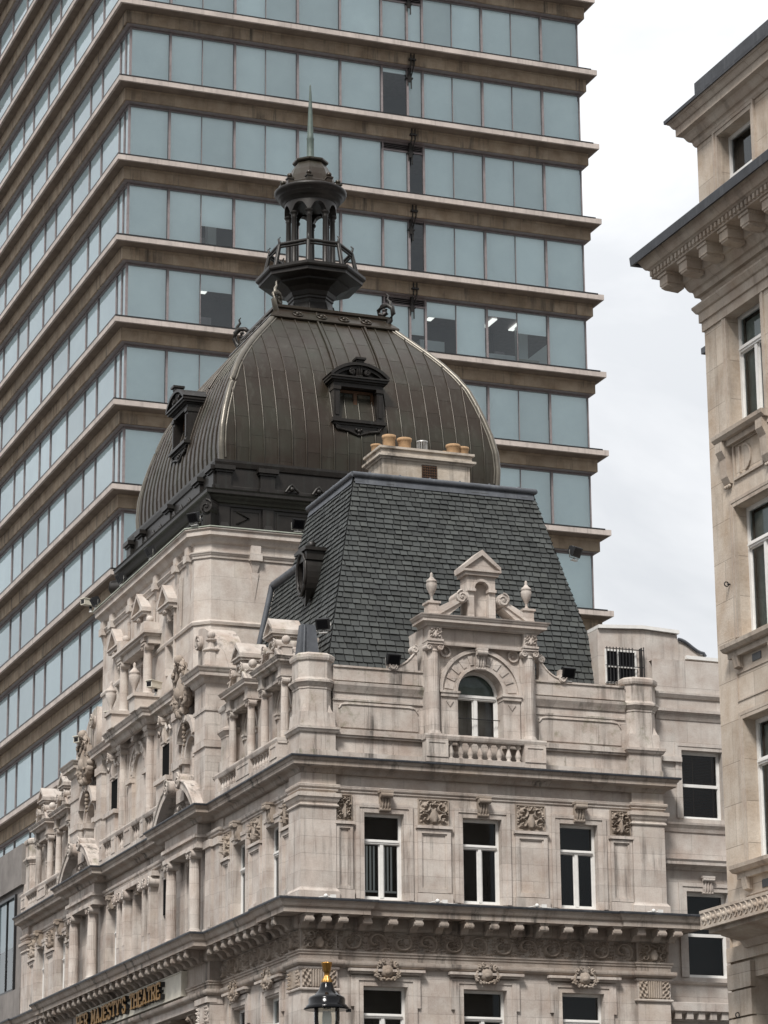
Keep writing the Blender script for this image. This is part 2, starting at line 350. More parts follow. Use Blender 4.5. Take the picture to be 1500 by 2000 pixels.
# facade frames (u along, v outward, z up)
TILT = .014
def FRONT(u, v, z): return (u, -v, z)
def LEFT(u, v, z): return (-v+TILT*u, u, z)
def path(*pts):
    """plan path from ('L'|'F', u, v) steps; ('C', v) is the street corner"""
    r = []
    for q in pts:
        if q[0] == 'L': r.append((-q[2]+TILT*q[1], q[1]))
        elif q[0] == 'F': r.append((q[1], -q[2]))
        else: r.append((-q[1], -q[1]))
    return r
def cyma(d0, z0, d1, z1, n=5):
    return [(d0+(d1-d0)*(i/n), z0+(z1-z0)*((i/n) - sin(2*pi*i/n)/(2*pi)*.9)) for i in range(n+1)]
def ovolo(d0, z0, d1, z1, n=4):
    return [(d0+(d1-d0)*sin(pi/2*i/n), z0+(z1-z0)*(1-cos(pi/2*i/n))) for i in range(n+1)]
def band(d, z0, z1, base=-.05):
    """small string course with a rounded nose"""
    h = z1-z0
    return [(base, z0), (d*.35, z0), *ovolo(d*.4, z0+h*.12, d, z0+h*.55), (d, z0+h*.88), (d*.9, z1), (base, z1+.01)]
# ------------------------------------------------------------------ ground, roads (below the frame, they bounce light)
g = MB(); g.add([(-900, -900, 0), (900, -900, 0), (900, 900, 0), (-900, 900, 0)], [(0, 1, 2, 3)]); structure(g.build('ground', M['asphalt']))
def slab_ground(name, x0, x1, y0, y1, z, m):
    b = MB(); b.box(x0, x1, y0, y1, -.2, z) if z > .02 else b.add([(x0, y0, z), (x1, y0, z), (x1, y1, z), (x0, y1, z)], [(0, 1, 2, 3)])
    structure(b.build(name, m))
slab_ground('pavement', -3.6, 60, -3.4, 90, .13, M['paving']); slab_ground('pavement', -3.6, 60, -90, -20.6, .13, M['paving'])
slab_ground('pavement', -40, -19.5, -200, 120, .13, M['paving'])
slab_ground('road_marking', -11.6, -11.45, -160, 100, .006, M['line'])

# ------------------------------------------------------------------ shared builders
def baluster_mb(h=.5, r=.085):
    b = MB(); b.lathe([(r, 0), (r, .05*h), (r*.55, .12*h), (r*.95, .26*h), (r, .36*h), (r*.7, .55*h), (r*.42, .75*h), (r*.5, .86*h), (r*.85, .9*h), (r*.85, h)], 0, 0, 0, 10)
    return b
def urn_shape(b, u, v, z, h, r):
    """finial urn on a foot"""
    b.lathe([(r*.55, 0), (r*.55, .05*h), (r*.25, .1*h), (r*.22, .2*h), (r*.5, .3*h), (r*.95, .48*h), (r*1.0, .6*h), (r*.85, .66*h), (r*1.02, .68*h), (r*.9, .72*h),
             (r*.45, .8*h), (r*.22, .86*h), (r*.28, .91*h), (r*.2, .97*h), (.004, h)], u, v, z, 16, 8, .05)
def column_shape(b, u, v, z0, z1, r, fl=True, lower=.33, capw=1.0, volute=True):
    h = z1-z0; cb = z0+h*lower; ct = z1-r*1.55
    b.lathe([(r*1.35, 0), (r*1.35, r*.22), (r*1.2, r*.3), (r*1.22, r*.5), (r*1.05, r*.62), (r, r*.8), (r, cb-z0)], u, v, z0, 20)
    if fl: b.lathe([(r, 0), (r*.97, (ct-cb)*.5), (r*.88, ct-cb)], u, v, cb, 64, 16, .11)
    else: b.lathe([(r, 0), (r*.97, (ct-cb)*.5), (r*.88, ct-cb)], u, v, cb, 20)
    b.lathe([(r*.92, 0), (r*1.0, r*.12), (r*.9, r*.2), (r*.9, r*.5), (r*1.15, r*.8)], u, v, ct, 20)
    if volute:
        for sg in (-1, 1):
            b.scroll(u+sg*r*1.05, ct+r*.72, r*.55*capw, v-r*.9, v+r*1.02, 1.5, -sg)
        b.box(u-r*1.1, u+r*1.1, v-r*.8, v+r*.98, ct+r*.78, ct+r*1.2)
    b.box(u-r*1.45, u+r*1.45, v-r*1.25, v+r*1.25, z1-r*.32, z1)
def frame_rect(b, u0, u1, z0, z1, v0, v1, w, bottom=True):
    b.box(u0, u0+w, v0, v1, z0, z1); b.box(u1-w, u1, v0, v1, z0, z1)
    b.box(u0+w, u1-w, v0, v1, z1-w, z1)
    if bottom: b.box(u0+w, u1-w, v0, v1, z0, z0+w)
def architrave(b, u0, u1, z0, z1, v, w=.26, d=.07, ear=0.0):
    """two-step stone surround of an opening"""
    for k, (ww, dd) in enumerate(((w, d*.6), (w*.45, d))):
        o = 0 if k == 0 else w*.55
        b.box(u0-ww-o, u0-o, v-.05, v+dd, z0, z1+w*(1 if k == 0 else 1)) if k == 0 else b.box(u0-w, u0-w+ww, v-.05, v+dd, z0, z1+w)
        b.box(u1, u1+ww, v-.05, v+dd, z0, z1+w) if k == 0 else b.box(u1+w-ww, u1+w, v-.05, v+dd, z0, z1+w)
        b.box(u0, u1, v-.05, v+dd, z1, z1+w) if k == 0 else b.box(u0-w+ww, u1+w-ww, v-.05, v+dd, z1+w-ww, z1+w)
    if ear:
        b.box(u0-w-ear, u0-w, v-.05, v+d*.9, z1-.55, z1+w); b.box(u1+w, u1+w+ear, v-.05, v+d*.9, z1-.55, z1+w)
def console(b, u, w, z0, z1, v, d):
    """scrolled keystone bracket"""
    n = 14; h = z1-z0; fr = []
    for i in range(n+1):
        t = i/n; fr.append((v+d*(.35+.65*t**1.3)+d*.12*sin(t*2*pi), z0+h*t))
    b.prism([(v-.05, z0)]+fr+[(v-.05, z1)], u-w/2, u+w/2, 'u')
    for k in (-.28, 0, .28):
        b.tube([(u+k*w, p[0]+.008, p[1]) for p in fr], w*.1, 5)
    b.tube([(u-w*.6, v+d*.92, z1-d*.25), (u+w*.6, v+d*.92, z1-d*.25)], d*.3, 8); b.tube([(u-w*.55, v+d*.36, z0+d*.1), (u+w*.55, v+d*.36, z0+d*.1)], d*.22, 8)
    b.box(u-w*.65, u+w*.65, v-.05, v+d*1.15, z1, z1+.06)
def panel_strip(b, u0, u1, z0, z1, v, d=.09, m=.13):
    frame_rect(b, u0, u1, z0, z1, v-.05, v+d, m); frame_rect(b, u0+m, u1-m, z0+m, z1-m, v-.05, v+d*.6, .04)
    b.box(u0+m+.04, u1-m-.04, v-.05, v+d*.25, z0+m+.04, z1-m-.04)
def h_scroll(per=.72, amp=.13):
    """running scroll with rosettes and leaves"""
    def h(u, z, U, Z):
        k = round(u/per-.5); lu = u-(k+.5)*per; lz = z-Z*.5; s = 1 if k % 2 == 0 else -1; lz *= s
        r = hypot(lu, lz*1.15); a = atan2(lz, lu); R = Z*.5
        y = 0
        if r < R*.36: y = amp*(.75+.35*cos(6*a))*(1-(r/(R*.40))**3)
        sp = cos(a - r/R*5.2)
        if r >= R*.30: y = max(y, amp*.85*max(0, sp)**2*(1-max(0, (r-R*.95)/(R*.5))))
        lf = sin(lu*44+sin(z*31)*2)*sin(z*40+sin(u*27)*2)
        y = max(y, amp*.7*max(0, lf-.15)*(1 if r > R*.5 else .4))
        edge = min(1, min(z, Z-z)/(.08*Z))
        return max(0, y)*edge
    return h
def h_panel(seed=0, amp=.09):
    """vase with scrolling foliage, mirrored about the middle"""
    def h(u, z, U, Z):
        x = abs(u-U/2)/(U/2); y = z/Z; q = 0
        w = .16+.16*sin(min(1, max(0, (y-.05)/.5))*pi)
        if x < w and y < .62: q = amp*sqrt(max(0, 1-(x/w)**2))
        for cx, cy, R, sg in ((.55, .72, .27, 1), (.62, .22, .24, -1), (.2, .84, .15, -1), (.88, .48, .14, 1)):
            dx, dy = (x-cx)*U/2, (y-cy)*Z; r = hypot(dx, dy)/(R*min(U, Z)); a = atan2(dy, dx)
            if r < 1.15: q = max(q, amp*(.9*max(0, cos(a*sg-r*6.5+seed))**1.5+(.6 if r < .22 else 0))*(1-max(0, r-.9)*3))
        q = max(q, amp*.55*max(0, sin(x*19+y*7+seed)*sin(y*23-x*5)-.2))
        return max(0, q)*min(1, min(x*0+1-x, 1)*14, y*14, (1-y)*14)
    return h
def h_leafcap(amp=.06):
    def h(u, z, U, Z):
        x = u/U; e = min(x, 1-x)
        if e < .24: return amp*max(0, sin(e*40+z/Z*6)*sin(z/Z*17)*.9+.25)
        return amp*.55*(1 if sin((x-.24)/.52*2*pi*7) > 0 else 0)
    return h
def cartouche(b, u, z, w, h, v, d=.16, leafs=16, rnd=random):
    """carved shield with curled edges, rings and hanging fruit"""
    b.add(*ball_geo(u, v, z, 1, w*.25, d*.9, h*.33, 14, 9), True)
    b.add(*ball_geo(u, v+d*.55, z-h*.05, 1, w*.13, d*.55, h*.16, 10, 7), True)
    for sg in (-1, 1):
        for cu, cz, R, tr, s2 in ((.30, .30, .15, 1.3, sg), (.34, -.22, .13, 1.2, -sg), (.12, .46, .10, 1.1, -sg)):
            k = 16; R *= min(w, h); pts = []
            for i in range(k+1):
                t = i/k; r = R*(1-.8*t); a = pi/2+s2*2*pi*tr*t
                pts.append((u+sg*cu*w+r*cos(a), v+d*(.45+.5*t), z+cz*h+r*sin(a)))
            b.tube(pts, R*.34, 6, True, R*.22)
        pts = [(u+sg*w*(.22+.16*sin(t*pi)), v+d*.5, z+h*(.36-.8*t)) for t in [i/8 for i in range(9)]]
        b.tube(pts, w*.045, 6)
    for i in range(leafs):
        t = i/(leafs-1); a = pi*(1.06+.88*t); rr = rnd.uniform(.9, 1.1)
        b.add(*ball_geo(u+w*.46*cos(a)*rr, v+d*.35, z+h*.44*sin(a)*rr+.02*h, 1, w*.062, d*.45, h*.07, 7, 5), True)
    for i in range(leafs//2):
        a = rnd.uniform(0, 2*pi); b.add(*ball_geo(u+w*.36*cos(a), v+d*.3, z+h*.36*sin(a), 1, w*.055, d*.5, h*.05, 6, 5), True)
rooms = MB()
def window(parent, fr, u0, u1, z0, z1, v, tz=None, mull=True, arch=False, blind=None, w=.075, mat='white', glass='glass', sash=None, name='window', deep=.5, bars=0):
    """painted frame with pane (and blind) as children"""
    b = MB(fr); zt = z1
    if arch:
        r = (u1-u0)/2; cu = (u0+u1)/2; zs = z1-r
        b.box(u0, u0+w, v, v+.07, z0, zs); b.box(u1-w, u1, v, v+.07, z0, zs); b.box(u0+w, u1-w, v, v+.07, z0, z0+w)
        b.ring(cu, zs, r-w, r, v, v+.07, 0, pi, 18)
    else: frame_rect(b, u0, u1, z0, z1, v, v+.07, w)
    if tz: b.box(u0+w, u1-w, v+.002, v+.10, tz-w*.75, tz+w*.75); b.box(u0+w, u1-w, v+.004, v+.125, tz-w*.2, tz+w*.2)
    mt = tz if tz else z1-w
    if mull:
        c = (u0+u1)/2; b.box(c-w*.6, c+w*.6, v+.003, v+.085, z0+w, mt-w*.5)
        for a, e in ((u0+w, c-w*.6), (c+w*.6, u1-w)): frame_rect(b, a, e, z0+w, mt-w*.6, v+.006, v+.05, .035)
    if sash: b.box(u0+w, u1-w, v+.003, v+.09, sash-.045, sash+.045)
    for k in range(bars): c = u0+(u1-u0)*(k+1)/(bars+1); b.box(c-.018, c+.018, v+.003, v+.06, z0+w, z1-w)
    b.box(u0-.02, u1+.02, v+.01, v+.19, z0-.055, z0+.012)
    o = b.build(name, M[mat], parent)
    p = MB(fr)
    if arch:
        n = 16; p.add([(u0+w*.5, v+.03, z0+w*.5), (u1-w*.5, v+.03, z0+w*.5)]+[(cu+(r-w*.5)*cos(pi*i/n), v+.03, zs+(r-w*.5)*sin(pi*i/n)) for i in range(n+1)], [tuple(range(n+3))])
        if not handed(fr): p.f = [p.f[0][::-1]]
    else: p.pane(u0+w*.5, u1-w*.5, z0+w*.5, z1-w*.5, v+.03)
    p.build('pane', M[glass], o, recalc=False)
    if blind:
        kind, za, zb = blind; q = MB(fr)
        if kind == 'vert':
            n = 10
            for i in range(n):
                if i % 5 == 4: continue
                a = u0+w+(u1-u0-2*w)*i/n; q.box(a, a+(u1-u0-2*w)/n*.5, v-.05, v-.04, za, zb)
            q.box(u0+w, u1-w, v-.055, v-.035, za-.05, za)
            q.build('blind', M['whiteblind'], o)
        elif kind == 'slat':
            k = int((zb-za)/.045)
            for i in range(k): q.prism([(v-.07, za+i*.045), (v-.045, za+i*.045+.022), (v-.042, za+i*.045+.02), (v-.067, za+i*.045-.003)], u0+w*.6, u1-w*.6, 'u')
            q.build('blind', M['slatblind'], o)
            t = MB(fr)
            for f in (.38, .86): a = u0+(u1-u0)*f; t.box(a-.014, a+.014, v-.035, v-.03, za, zb)
            t.build('blind_tape', M['wood'], o)
        else:
            q.box(u0+w*.5, u1-w*.5, v-.09, v-.08, za, zb); q.build('blind', M[kind], o)
    # dark room behind
    rooms.fr = fr; a, e, c, d = u0-.1, u1+.1, z0-.1, z1+.1; y0, y1 = v-.02, v-deep
    rooms.add([(a, y0, c), (e, y0, c), (e, y0, d), (a, y0, d), (a, y1, c), (e, y1, c), (e, y1, d), (a, y1, d)], [(0, 1, 5, 4), (1, 2, 6, 5), (2, 3, 7, 6), (3, 0, 4, 7), (4, 5, 6, 7)])
    return o

# ------------------------------------------------------------------ THE THEATRE
TH = thing('theatre', 'ornate pale stone Victorian theatre with dark ribbed dome and slate corner roof', 'theatre')
END, CEN = 33.0, 16.5
WF = [2.41, 5.28, 8.17]; HWF = .575                  # front window centres
WL = [2.73, 5.83, 27.17, 30.27]; HWL = .58           # pavilion windows on the long side
WC = [10.42, 13.1, 16.5, 19.9, 22.58]                # windows between the columns
VW, VC = -.12, -.06
def course(vp, vw, vc, end=True):
    p = [('L', END, vp), ('L', END-1, vp), ('L', END-1, vw), ('L', 25.6, vw), ('L', 25.6, vc), ('L', 7.4, vc), ('L', 7.4, vw), ('L', 1.0, vw), ('L', 1.0, vp), ('C', vp),
         ('F', 1.01, vp), ('F', 1.01, vw), ('F', 9.79, vw), ('F', 9.79, vp), ('F', 10.77, vp), ('F', 10.77, -1.5)]
    return path(*p)
# wall skins with openings
w = MB(FRONT)
fo = [(c-HWF, c+HWF, 12.66, 15.0) for c in WF]+[(c-.63, c+.63, 7.8, 10.35) for c in WF]
w.wall(1.01, 9.79, 0, 16.4, VW, fo, .3)
w.box(0, 1.01, -1.0, 0, 0, 16.2); w.box(9.79, 10.77, -1.0, 0, 0, 16.2)
w.fr = LEFT
lo = [(c-HWL, c+HWL, 12.66, 15.0) for c in WL[:2]]+[(c-.62, c+.62, 7.8, 10.3) for c in WL[:2]]
w.wall(1.0, 7.4, 0, 16.4, VW, lo, .42)
lo = [(c-HWL, c+HWL, 12.66, 15.0) for c in WL[2:]]+[(c-.62, c+.62, 7.8, 10.3) for c in WL[2:]]
w.wall(25.6, 32.0, 0, 16.4, VW, lo, .42)
w.box(32.0, END, -1.0, 0, 0, 16.2)
w.wall(7.4, 25.6, 10.62, 16.4, VC, [(c-.6, c+.6, 12.62, 15.05) for c in WC], .55)
w.wall(7.4, 8.6, 0, 10.62, .3, [], .3); w.wall(24.4, 25.6, 0, 10.62, .3, [], .3)
w.wall(8.6, 24.4, 0, 10.62, -2.2, [], .3)
w.add([(8.6, .3, 10.62), (24.4, .3, 10.62), (24.4, -2.2, 10.62), (8.6, -2.2, 10.62), (8.6, .3, 0), (8.6, -2.2, 0), (24.4, .3, 0), (24.4, -2.2, 0)], [(0, 1, 2, 3), (0, 3, 5, 4), (1, 6, 7, 2)])
for a, b_ in ((7.4, 7.4), (25.6, 25.6)):
    w.add([(a, VW, 0), (a, .3, 0), (a, .3, 10.62), (a, VC, 10.62), (a, VC, 16.4), (a, VW, 16.4)], [tuple(range(6))])
# sides, back and roof deck that close the body
w.add([(10.77, -1.0, 0), (10.77, -END, 0), (10.77, -END, 16.4), (10.77, -1.0, 16.4)], [(0, 1, 2, 3)]) if False else None
w.fr = None
w.add([(10.77, 1, 0), (10.77, END, 0), (10.77, END, 16.4), (10.77, 1, 16.4)], [(0, 1, 2, 3)])
w.add([(.46, END, 0), (10.77, END, 0), (10.77, END, 16.4), (.46, END, 16.4)], [(0, 1, 2, 3)])
w.add([(.3, .3, 16.36), (10.7, .3, 16.36), (10.7, END-.1, 16.36), (.6, END-.1, 16.36)], [(0, 1, 2, 3)])
w.build('wall', M['stone'], TH, recalc=False)

# pier bases, capitals, panels, surrounds
t = MB(FRONT)
for u0, u1 in ((0, 1.01), (9.79, 10.77)):
    t.prism([(u0-.07, .07), (u1+.07, .07), (u1+.07, -1.0), (u0-.07, -1.0)], 12.52, 12.80, 'z')
    t.add([(a, b_, z) for z, e in ((12.80, .07), (12.90, .004)) for a, b_ in ((u0-e, e), (u1+e, e), (u1+e, -1), (u0-e, -1))], [(0, 1, 5, 4), (1, 2, 6, 5), (2, 3, 7, 6), (3, 0, 4, 7), (4, 5, 6, 7)])
cap = [(-.05, 15.06), (.035, 15.07), (.05, 15.10), (.035, 15.13), (0.01, 15.15), *cyma(.02, 15.2, .1, 15.32), (.11, 15.33), (.11, 15.43), (-.05, 15.45)]
for q in (path(('L', 1.0, -.2), ('L', 1.0, 0), ('C', 0), ('F', 1.01, 0), ('F', 1.01, -.2)), path(('F', 9.79, -.2), ('F', 9.79, 0), ('F', 10.77, 0), ('F', 10.77, -1)), path(('L', END, -.4), ('L', END, 0), ('L', 32, 0), ('L', 32, -.2))):
    t.sweep(q, cap)
t.sweep(course(0, VW, .02), band(.075, 15.56, 15.68))
t.sweep(course(0, VW, .02), band(.035, 15.50, 15.555))
for fr, cs, hw in ((FRONT, WF, HWF), (LEFT, WL, HWL)):
    t.fr = fr
    for c in cs:
        k = MB(fr); architrave(k, c-hw, c+hw, 12.66, 15.0, VW, .25, .07)
        k.box(c-hw-.1, c+hw+.1, VW-.02, VW+.11, 12.56, 12.64); k.build('window_surround', M['stone'], TH)
for fr, strips in ((FRONT, ((1.03, 1.50), (3.37, 4.33), (6.25, 7.2), (9.12, 9.77))), (LEFT, ((1.02, 1.82), (3.72, 4.84), (6.72, 7.38), (25.62, 26.3), (28.1, 29.3), (31.1, 31.98)))):
    for u0, u1 in strips:
        k = MB(fr); panel_strip(k, u0, u1, 12.9, 14.62, VW, .085, .11 if u1-u0 > .7 else .08)
        k.box(u0-.04, u1+.04, VW-.02, VW+.14, 14.64, 14.72); k.box(u0-.03, u1+.03, VW-.02, VW+.12, 12.5, 12.88); k.build('pilaster_panel', M['stone'], TH)
t.build('string_course', M['stone'], TH)
for fr, cs in ((FRONT, WF), (LEFT, WL)):
    for c in cs:
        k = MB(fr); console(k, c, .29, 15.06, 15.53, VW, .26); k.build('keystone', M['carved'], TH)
for fr, strips in ((FRONT, ((1.04, 1.49), (3.40, 4.30), (6.28, 7.17), (9.14, 9.76))), (LEFT, ((1.05, 1.8), (3.78, 4.78), (6.74, 7.36), (25.64, 26.28), (28.2, 29.2), (31.15, 31.95)))):
    for i, (u0, u1) in enumerate(strips):
        k = MB(fr); frame_rect(k, u0, u1, 14.74, 15.46, VW-.03, VW+.05, .03)
        k.relief(u0+.03, u1-.03, 14.77, 15.43, VW+.01, h_panel(i*.7, .15), int(56*max(.6, u1-u0)), 44); k.build('carved_panel', M['carved'], TH)

# the entablature between the two storeys
e = MB()
vf = -.02
e.sweep(course(0, VW+.03, .3), [(-.1, 10.80), (.02, 10.80), *ovolo(.03, 10.82, .15, 10.92), (.15, 10.98), (.03, 11.0), (.02, 11.0), (.02, 11.12), (.05, 11.13), (.05, 11.18), (.08, 11.2), (.08, 11.24), (0, 11.25), (0, 11.78),
        *ovolo(.02, 11.79, .13, 11.88), (.13, 12.13), (.68, 12.13), (.68, 12.12), (.70, 12.12), (.70, 12.25), (.72, 12.26), *cyma(.73, 12.27, .84, 12.42), (.85, 12.455), (-.1, 12.5)])
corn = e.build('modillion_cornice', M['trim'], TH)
ld = MB(); ld.sweep(course(0, VW+.03, .3), [(-.06, 12.5), (.84, 12.455), (.868, 12.44), (.875, 12.475), (.87, 12.505), (.76, 12.52), (-.06, 12.58)]); ld.build('lead_flashing', M['sootlead'], corn)
def modillion_mb(fr, u, v):
    b = MB(fr); pr = [(.1, 12.125), (.1, 11.80), (.17, 11.77), (.24, 11.79), (.29, 11.86), (.37, 11.92), (.47, 11.93), (.54, 11.90), (.60, 11.89), (.65, 11.92), (.665, 11.98), (.65, 12.05), (.62, 12.125)]
    b.prism([(v+a, z) for a, z in pr], u-.105, u+.105, 'u', False)
    b.tube([(u-.13, v+.60, 11.96), (u+.13, v+.60, 11.96)], .065, 8); b.tube([(u-.125, v+.18, 11.86), (u+.125, v+.18, 11.86)], .055, 8)
    b.box(u-.135, u+.135, v+.1, v+.66, 12.07, 12.12)
    return b
mu = [0.02, .5, .97]+[1.68+.728*i for i in range(12)]+[10.28, 10.76]
for i, u in enumerate(mu): modillion_mb(FRONT, u, 0 if (u < 1.1 or u > 9.7) else VW+.03).build('modillion', M['trim'], corn)
for i in range(10): modillion_mb(LEFT, .42+.70*i, 0 if i == 0 else VW+.03).build('modillion', M['trim'], corn)
for i in range(26): modillion_mb(LEFT, 7.75+.70*i, .3).build('modillion', M['trim'], corn)
for i in range(10): modillion_mb(LEFT, 26.0+.70*i, VW+.03).build('modillion', M['trim'], corn)
for fr, u0, u1, v, h_, nu, nz in ((FRONT, 1.05, 9.75, VW+.035, h_scroll(.725, .15), 620, 40), (FRONT, .04, .97, .012, h_panel(2.1, .14), 70, 40), (FRONT, 9.83, 10.73, .012, h_panel(2.1, .14), 70, 40),
        (LEFT, .04, .96, .012, h_panel(2.1, .14), 60, 36), (LEFT, 1.03, 7.36, VW+.035, h_scroll(.725, .15), 420, 40), (LEFT, 25.64, 31.9, VW+.035, h_scroll(.725, .15), 260, 30)):
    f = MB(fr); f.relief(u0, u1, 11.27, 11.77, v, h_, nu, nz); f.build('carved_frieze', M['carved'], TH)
# lower storey: pier capitals, eared surrounds, cartouches
for fr, spans in ((FRONT, ((0, 1.01), (9.79, 10.77))), (LEFT, ((0, 1.0), (32, END)))):
    for u0, u1 in spans:
        l = MB(fr); l.relief(u0+.03, u1-.03, 10.26, 10.74, .016, h_leafcap(.075), 90, 30); l.build('leaf_capital', M['carved'], TH)
l = MB(FRONT)
cpf = [(-.05, 10.17), (.05, 10.18), (.06, 10.21), (.05, 10.24), (.0, 10.25), (.0, 10.72), (.03, 10.73), (.05, 10.76), (.05, 10.8), (-.05, 10.81)]
for q in (path(('L', 1.0, -.2), ('L', 1.0, 0), ('C', 0), ('F', 1.01, 0), ('F', 1.01, -.2)), path(('F', 9.79, -.2), ('F', 9.79, 0), ('F', 10.77, 0), ('F', 10.77, -1))): l = MB(); l.sweep(q, cpf); l.build('capital_moulding', M['stone'], TH)
l = MB(LEFT); l.box(7.38, 25.62, VC-.05, .3, 10.58, 10.84); l.build('architrave_beam', M['stone'], TH)
for fr, cs in ((FRONT, WF), (LEFT, WL)):
    for c in cs:
        l = MB(fr); architrave(l, c-.63, c+.63, 7.8, 10.35, VW, .26, .08, .1)
        l.box(c-1.0, c+1.0, VW-.02, VW+.13, 10.66, 10.72); l.box(c-1.08, c+1.08, VW-.02, VW+.22, 10.72, 10.79); l.build('window_surround', M['stone'], TH)
for fr, cs in ((FRONT, WF), (LEFT, WL)):
    for c in cs:
        k = MB(fr); cartouche(k, c, 10.74, .82, .56, VW+.12, .17); k.build('cartouche', M['carved'], TH)
# big pilaster at the start of the long centre, loggia columns below the sign
l = MB(LEFT)
for u0, u1 in ((7.42, 8.58), (24.42, 25.58)):
    l.relief(u0+.03, u1-.03, 10.05, 10.6, .312, h_leafcap(.08), 90, 30)
    l.prism([(u0-.04, .36), (u1+.04, .36), (u1+.04, .1), (u0-.04, .1)], 9.92, 10.02, 'z'); l.prism([(u0-.06, .4), (u1+.06, .4), (u1+.06, .1), (u0-.06, .1)], 10.62, 10.78, 'z')
l.build('loggia_pilaster', M['stone'], TH)
for i in range(6):
    u = 9.9+i*2.64; b = MB(LEFT)
    b.lathe([(.34, 0), (.33, 5.0), (.29, 9.55)], u, -.35, 0, 20)
    b.lathe([(.29, 9.55), (.31, 9.6), (.30, 9.65), (.33, 9.9), (.40, 10.2), (.47, 10.5)], u, -.35, 0, 20)
    for ring_, (zz, rr, n) in enumerate(((9.72, .33, 8), (10.02, .38, 8), (10.3, .44, 8))):
        for k in range(n):
            a = 2*pi*(k+.5*ring_)/n
            b.tube([(u+rr*.9*cos(a), -.35+rr*.9*sin(a), zz-.1), (u+rr*1.08*cos(a), -.35+rr*1.08*sin(a), zz+.06), (u+rr*1.35*cos(a), -.35+rr*1.35*sin(a), zz+.12), (u+rr*1.38*cos(a), -.35+rr*1.38*sin(a), zz+.05)], .055, 5)
    b.box(u-.5, u+.5, -.85, .15, 10.5, 10.6)
    b.build('loggia_column', M['carved'], TH)
# windows of the two storeys
bl = [('vert', 12.95, 14.15), ('interior', 14.2, 14.25), None]
for i, c in enumerate(WF):
    window(TH, FRONT, c-HWF, c+HWF, 12.66, 15.0, VW-.27, 14.25, True, blind=bl[i])
    window(TH, FRONT, c-.63, c+.63, 7.8, 10.35, VW-.27, 9.6, True, blind=('slat', 9.65, 10.3) if i == 0 and False else None)
for c in WL:
    window(TH, LEFT, c-HWL, c+HWL, 12.66, 15.0, VW-.26, 14.25, True)
    window(TH, LEFT, c-.62, c+.62, 7.8, 10.3, VW-.26, 9.55, True, blind=('whiteblind', 7.9, 10.2) if c < 4 else None)
for i, c in enumerate(WC): window(TH, LEFT, c-.6, c+.6, 12.62, 15.05, VC-.31, 14.25, True, blind=('curtain', 12.7, 14.9) if i % 2 else None)
s = MB(LEFT); s.box(13.1-.57, 13.1+.57, VC-.02, VC+.03, 13.95, 15.03); s.build('black_screen', M['mattblack'], TH)

# columns and pilasters of the centre
ca = MB(LEFT)
for k, c in enumerate((CEN-7.33, CEN-4.83, CEN+4.83, CEN+7.33)):
    b = MB(LEFT); b.box(c-.30, c+.30, .0, .56, 12.5, 12.82); column_shape(b, c, .28, 12.82, 15.25, .165, True, .3, 1.4); b.build('column', M['stone'], TH)
for c in (CEN-1.9, CEN-1.2, CEN+1.2, CEN+1.9):
    b = MB(LEFT); b.box(c-.26, c+.26, VC-.05, .26, 12.5, 12.8)
    b.box(c-.17, c+.17, VC-.05, .16, 12.8, 15.0)
    for q in (-.11, -.04, .04, .11): b.tube([(c+q, .16, 13.5), (c+q, .16, 14.85)], .022, 6)
    for sg in (-1, 1): b.scroll(c+sg*.22, 15.08, .16, VC, .26, 1.5, -sg)
    b.box(c-.27, c+.27, VC, .24, 15.14, 15.25); b.build('pilaster', M['stone'], TH)
pl = MB(LEFT)
for a, d_, vv in ((7.42, 8.15, .03), (8.0, 8.6, .12), (24.85, 25.58, .03), (24.4, 25.0, .12)):
    pl.box(a, d_, VC-.05, vv, 12.5, 15.4); pl.box(a-.04, d_+.04, VC-.05, vv+.06, 12.5, 12.85); pl.box(a-.05, d_+.05, VC-.05, vv+.07, 15.2, 15.42)
for c in WC:
    k = MB(LEFT); architrave(k, c-.6, c+.6, 12.62, 15.05, VC, .13, .05); k.build('window_surround', M['stone'], TH)
for a, d_ in ((8.6, 12.2), (20.8, 24.4)):      # entablature blocks over the paired columns
    pl.box(a, d_, VC-.05, .42, 15.26, 15.38); pl.box(a+.05, d_-.05, VC-.05, .36, 15.38, 16.06); pl.box(a-.04, d_+.04, VC-.05, .46, 15.56, 15.66)
pl.box(14.2, 18.8, VC-.05, .2, 15.26, 15.42)
pl.build('centre_trim', M['stone'], TH)
for c in WC: k = MB(LEFT); console(k, c, .24, 15.0, 15.36, VC, .2); k.build('keystone', M['carved'], TH)

# upper cornice with breaks over the paired columns
def upath(v, vb):
    return path(('L', END, v), ('L', 25.0, v), ('L', 25.0, vb), ('L', 19.9+.3, vb), ('L', 19.9+.3, v+.06), ('L', 12.8, v+.06), ('L', 12.8, vb), ('L', 8.0, vb), ('L', 8.0, v), ('C', v), ('F', 10.77, v), ('F', 10.77, -1.6))
e = MB(); e.sweep(upath(0, .38), [(-.3, 15.96), (.0, 15.97), *cyma(.01, 15.98, .10, 16.09), (.12, 16.10), (.27, 16.13), (.27, 16.15), (.29, 16.15), (.29, 16.25), *cyma(.30, 16.26, .36, 16.33), (.365, 16.35), (-.3, 16.37)])
uc = e.build('upper_cornice', M['trim'], TH)
ld = MB(); ld.sweep(upath(0, .38), [(-.2, 16.38), (.36, 16.345), (.385, 16.335), (.395, 16.365), (.39, 16.395), (.25, 16.40), (-.2, 16.43)]); ld.build('lead_flashing', M['sootlead'], uc)
